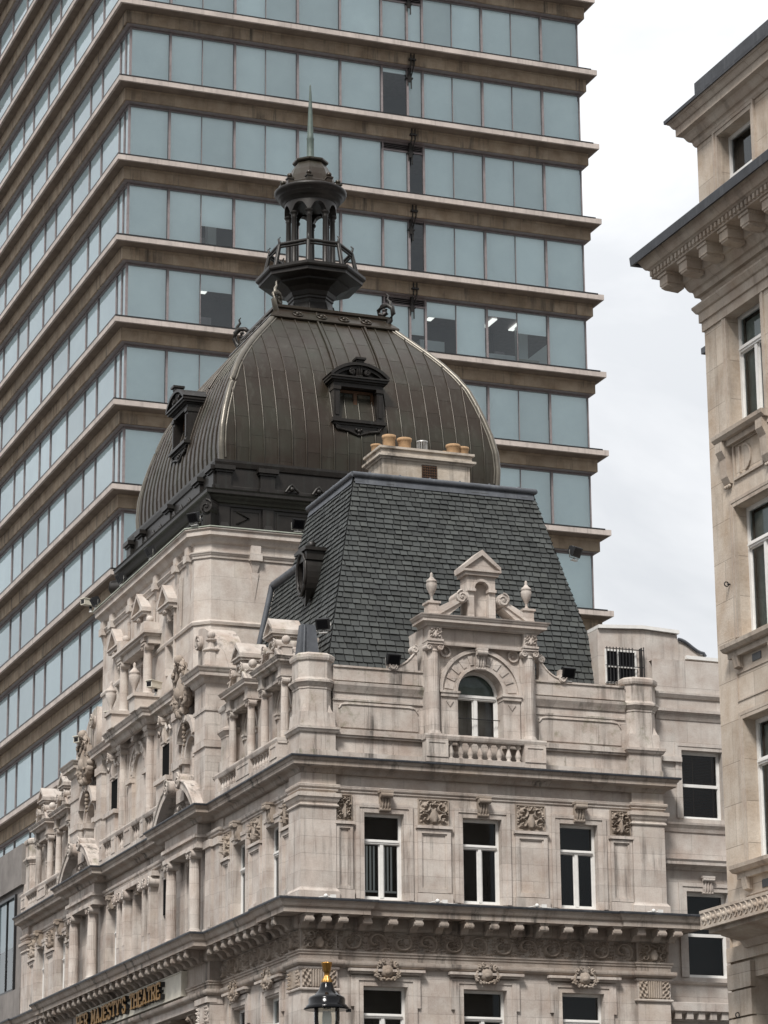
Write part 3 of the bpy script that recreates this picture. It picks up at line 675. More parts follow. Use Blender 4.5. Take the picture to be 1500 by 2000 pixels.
# ------------------------------------------------------------------ attic storey
VA = -.22
a = MB(FRONT)
ar, asp = .68, 18.5
a.wall(1.0, 4.6, 16.4, 19.0, VA, [], .3); a.wall(5.96, 9.8, 16.4, 19.0, VA, [], .3)
a.box(3.62, 4.6, -.9, VA+.1, 17.0, 20.25); a.box(5.96, 6.94, -.9, VA+.1, 17.0, 20.25)
a.wall(4.6, 5.96, 16.4, 17.1, VA, [], .3); a.arch_top(5.28, asp, ar, 4.6, 5.96, 20.25, VA+.1, .5)
for x in (4.6, 5.96): a.add([(x, VA+.1, 17.1), (x, VA-.45, 17.1), (x, VA-.45, asp), (x, VA+.1, asp)], [(0, 1, 2, 3)])
a.add([(3.62, VA+.1, 20.25), (6.94, VA+.1, 20.25), (6.94, -1.4, 20.25), (3.62, -1.4, 20.25)], [(0, 1, 2, 3)])
a.box(3.62, 6.94, -1.4, -.9, 17, 20.25)
a.build('attic_wall', M['stone'], TH, recalc=False)
VAL = -.5
lsp = 18.25; lar = .47
for grp in (WL[:2], WL[2:]):
    g0, g1 = grp[0], grp[1]
    lo_, hi_ = (1.0, 7.1) if grp is not None and g0 < 10 else (25.9, 32.0)
    a = MB(LEFT); edges = [lo_]+sum([[c-lar, c+lar] for c in grp], [])+[hi_]
    for q in range(0, len(edges), 2): a.wall(edges[q], edges[q+1], 16.4, 19.1, VAL, [], .3)
    for c in grp:
        a.wall(c-lar, c+lar, 16.4, 17.1, VAL, [], .3); a.arch_top(c, lsp, lar, c-lar, c+lar, 19.1, VAL, .4)
        for x in (c-lar, c+lar): a.add([(x, VAL, 17.1), (x, VAL-.4, 17.1), (x, VAL-.4, lsp), (x, VAL, lsp)], [(0, 1, 2, 3)])
    a.build('attic_wall', M['stone'], TH, recalc=False)
a = MB()
a.add([(10.5, .22, 16.4), (10.5, 9, 16.4), (10.5, 9, 19.0), (10.5, .22, 19.0)], [(0, 1, 2, 3)])
a.build('attic_wall', M['stone'], TH, recalc=False)
# coping, bands, raised panels of the front attic
for u0, u1 in ((1.0, 3.62), (6.94, 9.75)):
    t = MB(FRONT); t.box(u0, u1, VA-.4, VA+.05, 18.62, 18.98); t.box(u0, u1, VA-.4, VA+.09, 18.98, 19.03)
    t.prism([(VA-.1, 18.28), (VA+.04, 18.29), (VA+.07, 18.36), (VA+.13, 18.48), (VA+.14, 18.56), (VA-.1, 18.62)], u0, u1, 'u')
    t.box(u0, u1, VA-.1, VA+.045, 18.06, 18.11)
    c = (u0+u1)/2; p0, p1 = u0+.14, u1-.14
    pts = [(p0, 17.95), (p0+.22, 18.03), (p1-.22, 18.03), (p1, 17.95), (p1-.04, 17.86), (p1, 17.7), (p1, 17.32), (p0, 17.32), (p0, 17.7), (p0+.04, 17.86)]
    t.prism(pts, VA-.05, VA+.03, 'v')
    t.tube([(p0+.02, VA+.03, 17.84), (p0+.1, VA+.035, 17.95), (p0+.3, VA+.035, 17.97), (p1-.3, VA+.035, 17.97), (p1-.1, VA+.035, 17.95), (p1-.02, VA+.03, 17.84)], .028, 5)
    t.box(u0, u1, VA-.1, VA+.14, 17.10, 17.24); t.box(u0, u1, VA-.1, VA+.10, 17.04, 17.10)
    t.box(u0, u1, VA-.1, VA+.12, 16.4, 16.62)
    for q in (.33, .66): t.box(u0+(u1-u0)*q-.01, u0+(u1-u0)*q+.01, VA-.1, VA+.02, 16.62, 17.04)
    t.build('attic_panel', M['mossy'], TH)
def corner_pier(cx, cy):
    """octagonal pier on a square pedestal"""
    b = MB()
    b.box(cx-.53, cx+.53, cy-.53, cy+.53, 16.4, 16.62); b.box(cx-.50, cx+.50, cy-.50, cy+.50, 16.62, 17.08)
    pth = [(cx-.5, cy+.5), (cx-.5, cy-.5), (cx+.5, cy-.5), (cx+.5, cy+.5)]
    b.sweep(pth[::1], [(-.05, 17.06), (.02, 17.08), *cyma(.03, 17.09, .10, 17.18), (.10, 17.25), (-.05, 17.27)], True)
    b.box(cx-.5, cx+.5, cy-.5, cy+.5, 17.0, 17.3)
    b.taper(cx, cy, 17.27, 17.66, .5, .5, .47, .47)
    vs = []; pf = ((.47, 17.6), (.46, 18.30), (.48, 18.31), (.48, 18.36), (.50, 18.38), (.56, 18.47), (.58, 18.48), (.58, 18.54), (.51, 18.58), (.49, 18.62), (.485, 19.08), (.53, 19.10), (.55, 19.16), (.55, 19.24), (.48, 19.30))
    for r, z in pf: vs += [(cx+x*r, cy+y*r, z) for x, y in ((1, -.55), (1, .55), (.55, 1), (-.55, 1), (-1, .55), (-1, -.55), (-.55, -1), (.55, -1))]
    b.add(vs, [(i*8+k, i*8+(k+1) % 8, (i+1)*8+(k+1) % 8, (i+1)*8+k) for i in range(len(pf)-1) for k in range(8)]+[tuple(range(len(vs)-8, len(vs)))])
    for k in range(4):
        aa = pi/4+k*pi/2; x, y = cx+.48*cos(aa), cy+.48*sin(aa)
        b.taper(x, y, 17.62, 17.9, .12, .12, .02, .02)
    return b
corner_pier(.5, .5).build('corner_pier', M['mossy'], TH); corner_pier(10.25, .5).build('corner_pier', M['mossy'], TH)
corner_pier(.5+TILT*32.4, 32.5).build('corner_pier', M['mossy'], TH)
corner_pier(.62, 7.35).build('corner_pier', M['mossy'], TH); corner_pier(.95, 25.7).build('corner_pier', M['mossy'], TH)
for u0, u1 in ((1.05, 6.9), (26.1, 31.9)):
    t = MB(LEFT); t.box(u0, u1, VAL-.1, -.06, 16.4, 16.62)
    t.box(u0, u1, VAL-.5, VAL+.05, 18.95, 19.1); t.build('attic_coping', M['mossy'], TH)

def balustrade(fr, u0, u1, v, z0, z1, peds, name='balustrade', step=.275):
    """rail on balusters between pedestals; every baluster a child"""
    b = MB(fr); b.box(u0, u1, v-.14, v+.14, z0, z0+.14)
    b.prism([(v-.13, z1-.16), (v+.13, z1-.16), (v+.15, z1-.12), (v+.17, z1-.05), (v+.16, z1), (v-.16, z1), (v-.17, z1-.05), (v-.15, z1-.12)], u0-.03, u1+.03, 'u')
    for p0, p1 in peds:
        b.box(p0, p1, v-.15, v+.15, z0, z1-.14); frame_rect(b, p0, p1, z0+.14, z1-.16, v-.1, v+.17, .08) if p1-p0 > .3 else None
    o = b.build(name, M['stone'], TH)
    bm_ = baluster_mb(z1-z0-.30); first = None
    gaps = []; q = sorted(peds); ends = [u0]+[x for p in q for x in p]+[u1]
    for k in range(0, len(ends), 2):
        A, B = ends[k], ends[k+1]; n = int((B-A)/step)
        for i in range(n): gaps.append(A+(B-A)*(i+.5)/n)
    for x in gaps:
        loc = Vector(fr(x, v, z0+.14))
        if first is None:
            first = bm_.build('baluster', M['stone'], o); first.location = loc
        else: copy_part(first, o, loc)
    return o
balustrade(FRONT, 3.5, 7.05, .18, 16.42, 17.2, [(3.5, 4.14), (6.42, 7.05)])
balustrade(LEFT, 1.1, 7.0, .17, 16.42, 17.12, [(1.1, 1.75), (3.62, 4.85), (6.7, 7.0)], step=.26)
balustrade(LEFT, 26.0, 31.9, .17, 16.42, 17.12, [(26, 26.3), (28.1, 29.3), (31.2, 31.9)], step=.26)
balustrade(LEFT, 12.95, 20.05, .25, 16.42, 17.25, [(12.95, 13.3), (14.5, 14.95), (16.1, 16.9), (18.05, 18.5), (19.7, 20.05)], step=.24)

def aedicule(fr, c, cs, zb, zc, ar, asp, vax, vw, big):
    """columned window surround with broken scroll pediment"""
    k = 1.0 if big else .78
    b = MB(fr)
    ze = zc+.12*k; hw = cs+.34*k
    # entablature blocks above the columns and architrave between
    for sg in (-1, 1):
        b.box(c+sg*cs-.2*k, c+sg*cs+.2*k, vw-.05, vax+.2*k, zc, zc+.46*k)
        b.box(c+sg*cs-.24*k, c+sg*cs+.24*k, vw-.05, vax+.23*k, zc+.02, zc+.08)
        if big: b.relief(c+sg*cs-.19, c+sg*cs+.19, zc+.1, zc+.44, vax+.195, h_panel(1.0, .08), 24, 24)
        b.box(c+sg*cs-.22*k, c+sg*cs+.22*k, vw-.05, vw+.10, zb, zc)
    b.box(c-cs, c+cs, vw-.05, vax+.02, zc+.02, zc+.46*k); b.box(c-cs, c+cs, vw-.05, vax+.07, zc-.04*k, zc+.06*k)
    z = zc+.46*k
    pr = [(-.06, z-.04), (.01, z-.03), *cyma(.02, z-.02, .09*k, z+.07*k), (.20*k, z+.08*k), (.20*k, z+.16*k), *cyma(.21*k, z+.165*k, .27*k, z+.24*k), (.28*k, z+.27*k), (-.06, z+.29*k)]
    vf = vax+.18*k
    pth = [fr(c-hw+.12, vw-.3, 0)[:2], fr(c-hw+.12, vf, 0)[:2], fr(c+hw-.12, vf, 0)[:2], fr(c+hw-.12, vw-.3, 0)[:2]]
    if fr is LEFT: pth = pth[::-1]
    b.sweep(pth, pr)
    b.box(c-hw+.12, c+hw-.12, vw-.45, vf, z, z+.28*k)
    z += .29*k
    # arch: voussoir ring, archivolt, imposts, keystone
    if big:
        b.ring(c, asp, ar+.01, ar+.46, vw-.02, vw+.06, 0, pi, 30); b.ring(c, asp, ar+.46, ar+.56, vw-.02, vw+.13, 0, pi, 30); b.ring(c, asp, ar, ar+.07, vw-.2, vw+.10, 0, pi, 30)
        for i in range(11):
            aa = pi*(i+.5)/11
            if abs(aa-pi/2) < .2: continue
            ring_pts = [(c+r*cos(aa+q), asp+r*sin(aa+q)) for r, q in ((ar+.14, -.07), (ar+.40, -.07), (ar+.40, .07), (ar+.14, .07))]
            b.prism(ring_pts, vw, vw+.085, 'v')
        for sg in (-1, 1):
            b.ring(c+sg*1.02, asp+1.12, .12, .17, vw-.02, vw+.07, 0, 2*pi, 18); b.ball(c+sg*1.02, vw, asp+1.12, .06)
    else:
        b.ring(c, asp, ar, ar+.14, vw-.02, vw+.06, 0, pi, 22); b.ring(c, asp, ar+.14, ar+.2, vw-.02, vw+.10, 0, pi, 22)
    iw = .5 if big else .2
    for sg in (-1, 1):
        x0, x1 = sorted((c+sg*ar, c+sg*(ar+iw)))
        b.box(x0-.02, x1+.02, vw-.3, vw+.14, asp-.16, asp-.02); b.box(x0-.05, x1+.05, vw-.3, vw+.17, asp-.06, asp+.0); b.box(x0, x1, vw-.25, vw+.08, zb, asp-.16)
        if big: b.prism([(x0+.14, asp-.28), (x1-.14, asp-.28), ((x0+x1)/2, asp-.44)], vw, vw+.11, 'v')
    console(b, c, .26*k, asp+ar-.02, asp+ar+.5*k, vw, .26*k)
    # broken pediment with scrolls
    for sg in (-1, 1):
        xo, xi = c+sg*(cs+.05), c+sg*.62*k; zi = z+.62*k
        poly = [(xo+sg*.16*k, z), (xo+sg*.02, z+.16*k), (xi, zi), (xi, zi-.26*k), (xo-sg*.42*k, z)]
        b.prism(poly if sg > 0 else poly[::-1], vw-.2 if big else vw-.5, vf-.02, 'v')
        b.prism([(xo-sg*.05, z+.05), (xi, zi-.08), (xi, zi-.16), (xo-sg*.2, z+.05)], vf-.02, vf+.04, 'v')
        b.scroll(xi, zi-.03, .19*k, vw-.2 if big else vw-.6, vf+.05, 1.7, -sg)
        # pedestal for the finial
        xp = c+sg*(cs+.0); b.box(xp-.15*k, xp+.15*k, vf-.42*k, vf-.04, z-.02, z+.36*k); b.box(xp-.19*k, xp+.19*k, vf-.46*k, vf, z+.36*k, z+.42*k)
        if big: urn_shape(b, xp, vf-.22, z+.42, .86, .16)
        else: b.ball(xp, vf-.18, z+.50, .13, seg=12, rings=8)
    # central niche block with its own little gable
    n0, n1 = c-.42*k, c+.42*k; zt = z+1.25*k if big else z+.92*k
    b.box(n0, n0+.2*k, vw-.25, vf-.06, z, zt); b.box(n1-.2*k, n1, vw-.25, vf-.06, z, zt)
    b.box(n0+.2*k, n1-.2*k, vw-.25, vf-.28*k, z, zt); b.arch_top(c, zt-.38*k, .22*k, n0+.2*k, n1-.2*k, zt, vf-.06, .2)
    b.ring(c, zt-.38*k, .22*k, .29*k, vf-.07, vf-.01, 0, pi, 14)
    for sg in (-1, 1): b.box(c+sg*.31*k-.12*k, c+sg*.31*k+.12*k, vf-.2, vf+.02, zt-.46*k, zt-.38*k)
    b.box(n0-.08*k, n1+.08*k, vw-.3, vf+.03, zt, zt+.1*k); b.box(n0-.14*k, n1+.14*k, vw-.3, vf+.09, zt+.1*k, zt+.16*k)
    zt += .16*k; hh = .52*k
    b.prism([(n0-.1*k, zt), (n0-.1*k, zt+.08), (c, zt+hh), (n1+.1*k, zt+.08), (n1+.1*k, zt)], vw-.3, vf-.02, 'v')
    for sg in (-1, 1):
        b.prism([(c+sg*.56*k, zt), (c+sg*.56*k, zt+.1*k), (c, zt+hh+.06), (c, zt+hh-.1*k)], vw-.35, vf+.07, 'v')
    if not big: b.box(c-.42, c+.42, vw-1.0, vw-.3, z-.1, z+.75); b.box(c-.62, c+.62, vw-.9, vw-.3, z-.1, z+.45)
    o = b.build('aedicule', M['mossy'] if not big else M['stone'], TH)
    for sg in (-1, 1):
        q = MB(fr); column_shape(q, c+sg*cs, vax, zb, zc, .16 if big else .115, big, .3, 1.15 if big else 1.4); q.build('column', M['stone'], o)
    return o
aedicule(FRONT, 5.28, 1.43, 17.22, 19.8, ar, asp, .03, VA+.1, True)
window(TH, FRONT, 5.28-ar, 5.28+ar, 17.25, 19.18, VA-.3, 18.45, True, arch=True, w=.085, blind=('curtain', 18.4, 19.1))
b = MB(FRONT); b.tube([(4.6, VA-.1, 17.82), (5.96, VA-.1, 17.82)], .014, 5); b.build('guard_rail', M['black'], TH)
for c in WL:
    aedicule(LEFT, c, .90, 17.14, 18.95, lar, lsp, -.14, VAL, False)
    window(TH, LEFT, c-lar, c+lar, 17.1, lsp+lar, VAL-.34, lsp, True, arch=True, mat='wood' if c > 10 else 'white')
# side scrolls of the front aedicule
for sg in (-1, 1):
    b = MB(FRONT); x = 5.28+sg*1.82; pts = []
    for i in range(13):
        tt = i/12; pts.append((x+sg*(.02+.72*tt), 19.62-.52*(1-(1-tt)**2.2)))
    poly = pts+[(x+sg*.74, 18.98), (x, 18.98)]
    b.prism(poly, VA-.12, VA+.08, 'v'); b.tube([(p[0], VA+.08, p[1]) for p in pts], .035, 5)
    b.scroll(x+sg*.08, 19.62, .12, VA-.14, VA+.12, 1.4, sg); b.scroll(x+sg*.72, 19.12, .14, VA-.14, VA+.12, 1.4, -sg); b.box(x+sg*.72-.08, x+sg*.72+.08, VA-.12, VA+.1, 19.1, 19.36)
    b.build('side_scroll', M['stone'], TH)

# ------------------------------------------------------------------ slate corner roof
def slope_slates(b, P00, P10, P11, P01, rows, width, skip=None, jit=.012):
    """courses of individual slates over a four-cornered slope (00 bottom start, 10 bottom end, 11 top end, 01 top start)"""
    P00, P10, P11, P01 = map(Vector, (P00, P10, P11, P01)); nrm = (P10-P00).cross(P01-P00).normalized()
    if nrm.z < 0: nrm = -nrm
    for r in range(rows):
        ta, tb = (r/rows)**.92, min(1.02, ((r+1.04)/rows)**.92)
        A, B = P00.lerp(P01, ta), P10.lerp(P11, ta); A2, B2 = P00.lerp(P01, tb), P10.lerp(P11, tb)
        L = (B-A).length; e = (B-A).normalized(); up_ = (A2-A); up_ = up_-e*up_.dot(e)
        x = -width*random.uniform(.2, .8) if r % 2 else -width*random.uniform(0, .2)-.0
        while x < L:
            ww = width*random.uniform(.82, 1.18); x0, x1 = max(0, x), min(L, x+ww-.026)
            if x1-x0 > .02:
                lift = .034+random.uniform(0, .018); dz = random.uniform(-jit, jit)
                lo0 = A+e*x0-up_*(dz/max(.1, up_.length)); lo1 = A+e*x1-up_*((dz+random.uniform(-.004, .004))/max(.1, up_.length))
                k = (A2-A).dot(e); k2 = (B2-B).dot(e)
                h0 = x0 if x0 > 0 else k; h1 = x1 if x1 < L else L+k2
                h0 = max(h0, k); h1 = min(h1, L+k2)
                if h1 <= h0: x += ww; continue
                hi0 = A+e*h0+up_; hi1 = A+e*h1+up_
                vs = [lo0+nrm*lift, lo1+nrm*lift, hi1+nrm*.004, hi0+nrm*.004, lo0, lo1]
                c = (lo0+lo1+hi0+hi1)/4
                if not (skip and skip(c)): b.add([tuple(v) for v in vs], [(0, 1, 2, 3), (4, 5, 1, 0)])
            x += ww
MZ0, MZ1 = 18.95, 25.1
mb0 = (1.08, .95); mt0 = (2.42, 2.3); mb1 = (9.68, .95); mt1 = (8.0, 2.3); YB, YT = 8.1, 6.1
base = MB()
cor = {'a': (mb0[0], mb0[1], MZ0), 'b': (mb1[0], mb1[1], MZ0), 'c': (mt1[0], mt1[1], MZ1), 'd': (mt0[0], mt0[1], MZ1), 'e': (mb0[0], YB, MZ0), 'f': (mt0[0], YT, MZ1), 'g': (mt1[0], YT, MZ1), 'h': (mb1[0], YB, MZ0)}
ks = list('abcdefgh'); V = [cor[k] for k in ks]; I = {k: i for i, k in enumerate(ks)}
base.add(V, [tuple(I[k] for k in q) for q in ('abcd', 'adfe', 'bhgc', 'ehgf', 'dcgf')])
roof = base.build('slate_roof', M['roofing'], TH)
sl = MB()
slope_slates(sl, cor['a'], cor['b'], cor['c'], cor['d'], 37, .26)
slope_slates(sl, cor['e'], cor['a'], cor['d'], cor['f'], 37, .26)
slope_slates(sl, cor['b'], cor['h'], cor['g'], cor['c'], 37, .26)
sl.build('slates', M['slate'], roof)
# lower slated lean-to running back to the tower block
lt = MB(); x0, x1 = 1.1, 2.02
lt.add([(x0, 6.4, MZ0), (x0, 8.15, MZ0), (x1, 8.15, 23.2), (x1, 6.4, 23.2), (x1+2, 8.15, 23.2), (x1+2, 6.4, 23.2)], [(0, 1, 2, 3), (3, 2, 4, 5), (1, 2, 4)])
lean = lt.build('lean_to_roof', M['roofing'], TH)
sl = MB(); slope_slates(sl, (x0-.02, 8.15, MZ0), (x0-.02, 6.6, MZ0), (x1-.02, 6.0, 23.2), (x1-.02, 8.15, 23.2), 26, .26); sl.build('slates', M['slate'], lean)
ll = MB(); ll.tube([(x1-.05, 5.7, 23.28), (x1-.05, 8.2, 23.28)], .13, 8); ll.tube([(x1-.1, 8.2, 23.3), (x0-.1, 8.2, MZ0)], .09, 6); ll.build('lead_roll', M['lead'], lean)
ll = MB()
for p0, p1 in ((cor['d'], cor['c']), (cor['d'], cor['f']), (cor['c'], cor['g'])):
    p0, p1 = Vector(p0), Vector(p1); d = (p1-p0).normalized(); s_ = Vector((d.y, -d.x, 0))
    ctr = Vector(((mt0[0]+mt1[0])/2, (mt0[1]+YT)/2, 0)); s_ = s_ if s_.dot(((p0+p1)/2-ctr)) > 0 else -s_
    ext = d*.07
    ll.tube([p0-ext+s_*.05+Vector((0, 0, .08)), p1+ext+s_*.05+Vector((0, 0, .08))], .085, 8)
    for i in range(6):
        m_ = p0.lerp(p1, (i+.5)/6)+s_*.05+Vector((0, 0, .15)); ll.ball(m_.x, m_.y, m_.z, .045, seg=6, rings=4)
    a_, b_ = p0+s_*.02, p1+s_*.02
    ll.add([tuple(a_+Vector((0, 0, .08))), tuple(b_+Vector((0, 0, .08))), tuple(b_+s_*.075+Vector((0, 0, -.2))), tuple(a_+s_*.075+Vector((0, 0, -.2)))], [(0, 1, 2, 3)])
ll.add([(mt0[0], mt0[1], MZ1+.05), (mt1[0], mt1[1], MZ1+.05), (mt1[0], YT, MZ1+.05), (mt0[0], YT, MZ1+.05)], [(0, 1, 2, 3)])
ll.build('lead_ridge', M['lead'], roof)
# oval bull's-eye dormer on the long side of the slate roof
b = MB(); xs = 1.42; oy_, oz_ = 3.95, 22.55
def ov(r, n=26): return [(oy_+r*.42*cos(2*pi*i/n), oz_+r*.72*sin(2*pi*i/n)) for i in range(n)]
o0, o1 = ov(1.0), ov(.72); n = 26
b.add([(xs, y, z) for y, z in o0]+[(xs, y, z) for y, z in o1]+[(xs+.12, y, z) for y, z in o1]+[(2.3, y, z) for y, z in o0],
      [(i, (i+1) % n, n+(i+1) % n, n+i) for i in range(n)]+[(n+i, n+(i+1) % n, 2*n+(i+1) % n, 2*n+i) for i in range(n)]+[(i, 3*n+i, 3*n+(i+1) % n, (i+1) % n) for i in range(n)])
b.tube([(xs-.03, y, z) for y, z in ov(.86)+ov(.86)[:1]], .06, 6)
b.box(xs-.08, 2.3, oy_-.5, oy_+.5, oz_+.62, oz_+.72); b.box(xs-.02, 2.2, oy_-.42, oy_+.42, oz_+.35, oz_+.62); b.lathe([(.12, 0), (.14, .1), (.05, .16)], xs+.15, oy_-.35, oz_+.74, 8); b.lathe([(.12, 0), (.14, .1), (.05, .16)], xs+.15, oy_+.35, oz_+.74, 8)
b.taper(xs+.1, oy_, oz_-.95, oz_-.55, .02, .02, .1, .34)
om = b.build('oval_dormer', M['darkmetal'], roof)
b = MB(); b.add([(xs+.1, y, z) for y, z in o1], [tuple(range(n))]); b.build('oval_pane', M['gloss_black'], roof)
b = MB(); b.taper(.62, 1.25, 19.3, 20.35, .3, .25, .2, .12); b.tube([(.42, .95, 19.35), (.5, 1.1, 20.3)], .04, 5); b.build('lead_cheek', M['lead'], roof)

# ------------------------------------------------------------------ chimney
CH = MB(); cy0, cy1 = 4.3, 5.5
CH.box(4.05, 6.85, cy0, cy1, 24.6, 26.43); CH.box(3.99, 6.91, cy0-.06, cy1+.06, 26.41, 26.47); CH.box(3.90, 7.0, cy0-.15, cy1+.15, 26.47, 26.54)
CH.box(4.0, 6.9, cy0-.05, cy1+.05, 26.54, 26.71); CH.box(3.93, 6.97, cy0-.12, cy1+.12, 26.71, 26.78)
ch = CH.build('chimney', M['sootstone'], TH)
def pot(x, y, r, h):
    b = MB(); b.lathe([(r*.95, 0), (r, h*.1), (r*.97, h*.75), (r*1.1, h*.8), (r*1.12, h), (r*.9, h), (r*.85, h*.7), (.01, h*.7)], x, y, 26.78, 16); return b
for x, y, r, h in ((4.16, 5.1, .15, .28), (4.36, 4.55, .19, .42), (4.88, 4.62, .2, .40), (6.35, 5.15, .15, .28), (6.44, 4.6, .20, .35), (6.78, 4.7, .19, .33)): pot(x, y, r, h).build('chimney_pot', M['clay'], ch)
b = MB()
for k in range(12): b.box(5.5+.15*cos(k*pi/6)-.012, 5.5+.15*cos(k*pi/6)+.012, 4.75+.15*sin(k*pi/6)-.012, 4.75+.15*sin(k*pi/6)+.012, 26.78, 27.18)
b.lathe([(.17, 0), (.17, .04), (.1, .05)], 5.5, 4.75, 27.16, 14); b.lathe([(.15, 0), (.15, .12)], 5.5, 4.75, 26.78, 14); b.build('chimney_cowl', M['galv'], ch)
b = MB(); b.lathe([(.12, 0), (.12, .4), (.24, .42), (.2, .5), (.02, .54)], 6.72, 5.2, 26.78, 14); b.build('chimney_cowl', M['black'], ch)
b = MB(); b.box(5.3, 5.78, cy0-.02, cy0+.02, 25.81, 26.33); b.build('vent_opening', M['black'], ch)
b = MB()
for i in range(7): x = 5.32+i*.074; b.box(x-.01, x+.01, cy0-.045, cy0-.025, 25.83, 26.31)
for i in range(6): z = 25.87+i*.08; b.box(5.31, 5.77, cy0-.055, cy0-.045, z-.01, z+.01)
b.build('vent_grille', M['wood'], ch)

# ------------------------------------------------------------------ upper centre of the long side (up to the terrace)
c_ = MB(LEFT)
ns, nr, VU = 18.35, .6, 0.0
NI = (CEN-6.1, CEN+6.1)
bw = [(CEN-3.15-.42, CEN-3.15+.42, 18.2, 19.25), (CEN+3.15-.42, CEN+3.15+.42, 18.2, 19.25)]
c_.wall(8.2, NI[0]-nr, 16.4, 20.5, VU); c_.wall(NI[0]+nr, CEN-.7, 16.4, 20.5, VU, bw[:1], .3); c_.wall(CEN+.7, NI[1]-nr, 16.4, 20.5, VU, bw[1:], .3); c_.wall(NI[1]+nr, 24.8, 16.4, 20.5, VU)
for cc, rr, sp in ((NI[0], nr, ns), (NI[1], nr, ns), (CEN, .7, 18.9)):
    c_.wall(cc-rr, cc+rr, 16.4, 17.2, VU); c_.arch_top(cc, sp, rr, cc-rr, cc+rr, 20.5, VU, .4)
    for x in (cc-rr, cc+rr): c_.add([(x, VU, 17.2), (x, VU-.4, 17.2), (x, VU-.4, sp), (x, VU, sp)], [(0, 1, 2, 3)])
    if cc != CEN: c_.add([(cc-rr, VU-.4, 17.2), (cc+rr, VU-.4, 17.2), (cc+rr, VU-.4, sp+rr), (cc-rr, VU-.4, sp+rr)], [(0, 1, 2, 3)])
for x in (8.2, 24.8): c_.add([(x+(.02 if x < 10 else -.02), VU, 16.4), (x+(.02 if x < 10 else -.02), -1.6, 16.4), (x+(.02 if x < 10 else -.02), -1.6, 20.5), (x+(.02 if x < 10 else -.02), VU, 20.5)], [(0, 1, 2, 3)])
c_.add([(8.2, VU+.1, 20.52), (24.8, VU+.1, 20.52), (24.8, -2, 20.52), (8.2, -2, 20.52)], [(0, 1, 2, 3)])
c_.build('centre_wall', M['stone'], TH, recalc=False)
for cc in (8.78, 24.22):
    c_ = MB(LEFT); c_.box(cc-.58, cc+.58, -1.5, .26, 16.4, 20.2); c_.box(cc-.62, cc+.62, -1.5, .31, 18.2, 18.42); c_.box(cc-.62, cc+.62, -1.5, .30, 19.3, 19.42); c_.box(cc-.66, cc+.66, -1.5, .33, 16.4, 16.9)
    for z in (17.3, 17.75, 18.9): c_.box(cc-.585, cc+.585, -1.5, .262, z, z+.02)
    c_.build('end_pier', M['stone'], TH)
for cc in (11.75, 21.25): c_ = MB(LEFT); c_.box(cc-.35, cc+.35, -.1, .16, 16.4, 20.3); c_.box(cc-.4, cc+.4, -.1, .2, 18.15, 18.4); c_.box(cc-.4, cc+.4, -.1, .22, 19.7, 19.95); c_.build('pier_strip', M['stone'], TH)
for cc in NI:
    c_ = MB(LEFT); c_.ring(cc, ns, nr, nr+.16, VU-.02, VU+.08, 0, pi, 20); c_.ring(cc, ns, nr+.16, nr+.24, VU-.02, VU+.14, 0, pi, 20)
    for sg in (-1, 1): c_.box(cc+sg*(nr+.12)-.2, cc+sg*(nr+.12)+.2, VU-.3, VU+.2, ns-.16, ns); c_.box(cc+sg*(nr+.12)-.13, cc+sg*(nr+.12)+.13, VU-.3, VU+.1, 17.2, ns-.16)
    for sg in (-1, 1):
        c_.ring(cc+sg*.12, ns+.3, .72, .92, VU, VU+.3, pi/2 if sg < 0 else .25, pi-.25 if sg < 0 else pi/2, 10); c_.scroll(cc+sg*.16, ns+1.08, .14, VU, VU+.34, 1.5, sg)
    c_.taper(cc, .12, 16.9, 17.3, .42, .28, .42, .28); c_.taper(cc, .12, 17.3, 17.75, .36, .22, .12, .08); c_.build('niche_surround', M['stone'], TH)
for sg in (-1, 1):
    c_ = MB(LEFT); cc = CEN+sg*3.15; architrave(c_, cc-.42, cc+.42, 18.2, 19.25, VU, .16, .06); c_.box(cc-.72, cc+.72, VU-.05, VU+.24, 18.02, 18.16); c_.box(cc-.6, cc+.6, VU-.05, VU+.16, 17.2, 18.02)
    console(c_, cc, .26, 19.3, 19.95, VU, .2); c_.scroll(cc, 19.98, .15, VU, VU+.28, 1.6, 1)
    for s2 in (-1, 1): c_.tube([(cc+s2*.16, VU+.1, 19.9), (cc+s2*.4, VU+.1, 19.62), (cc+s2*.6, VU+.1, 19.75), (cc+s2*.72, VU+.08, 19.6)], .045, 5)
    c_.build('screen_surround', M['stone'], TH)
c_ = MB(LEFT)
c_.ring(CEN, 18.9, .7, .95, VU-.02, VU+.06, 0, pi, 24); c_.ring(CEN, 18.9, .95, 1.05, VU-.02, VU+.12, 0, pi, 24)
for i in range(9): aa = pi*(i+.5)/9; c_.prism([(CEN+r*cos(aa+q), 18.9+r*sin(aa+q)) for r, q in ((.76, -.06), (.93, -.06), (.93, .06), (.76, .06))], VU, VU+.09, 'v')
for sg in (-1, 1): c_.box(CEN+sg*1.0-.3, CEN+sg*1.0+.3, VU-.3, VU+.16, 18.72, 18.88); c_.box(CEN+sg*.95-.22, CEN+sg*.95+.22, VU-.3, VU+.08, 17.2, 18.72)
console(c_, CEN, .24, 19.55, 20.05, VU, .25)
for sg in (-1, 1): c_.box(CEN+sg*1.65-.3, CEN+sg*1.65+.3, -.1, .36, 16.4, 17.25); c_.box(CEN+sg*1.65-.25, CEN+sg*1.65+.25, -.1, .32, 20.0, 20.4); c_.box(CEN+sg*1.65-.22, CEN+sg*1.65+.22, -.1, .05, 17.2, 20)
c_.box(12.2, 20.8, -.1, .05, 20.0, 20.12)
c_.build('arch_surround', M['stone'], TH)
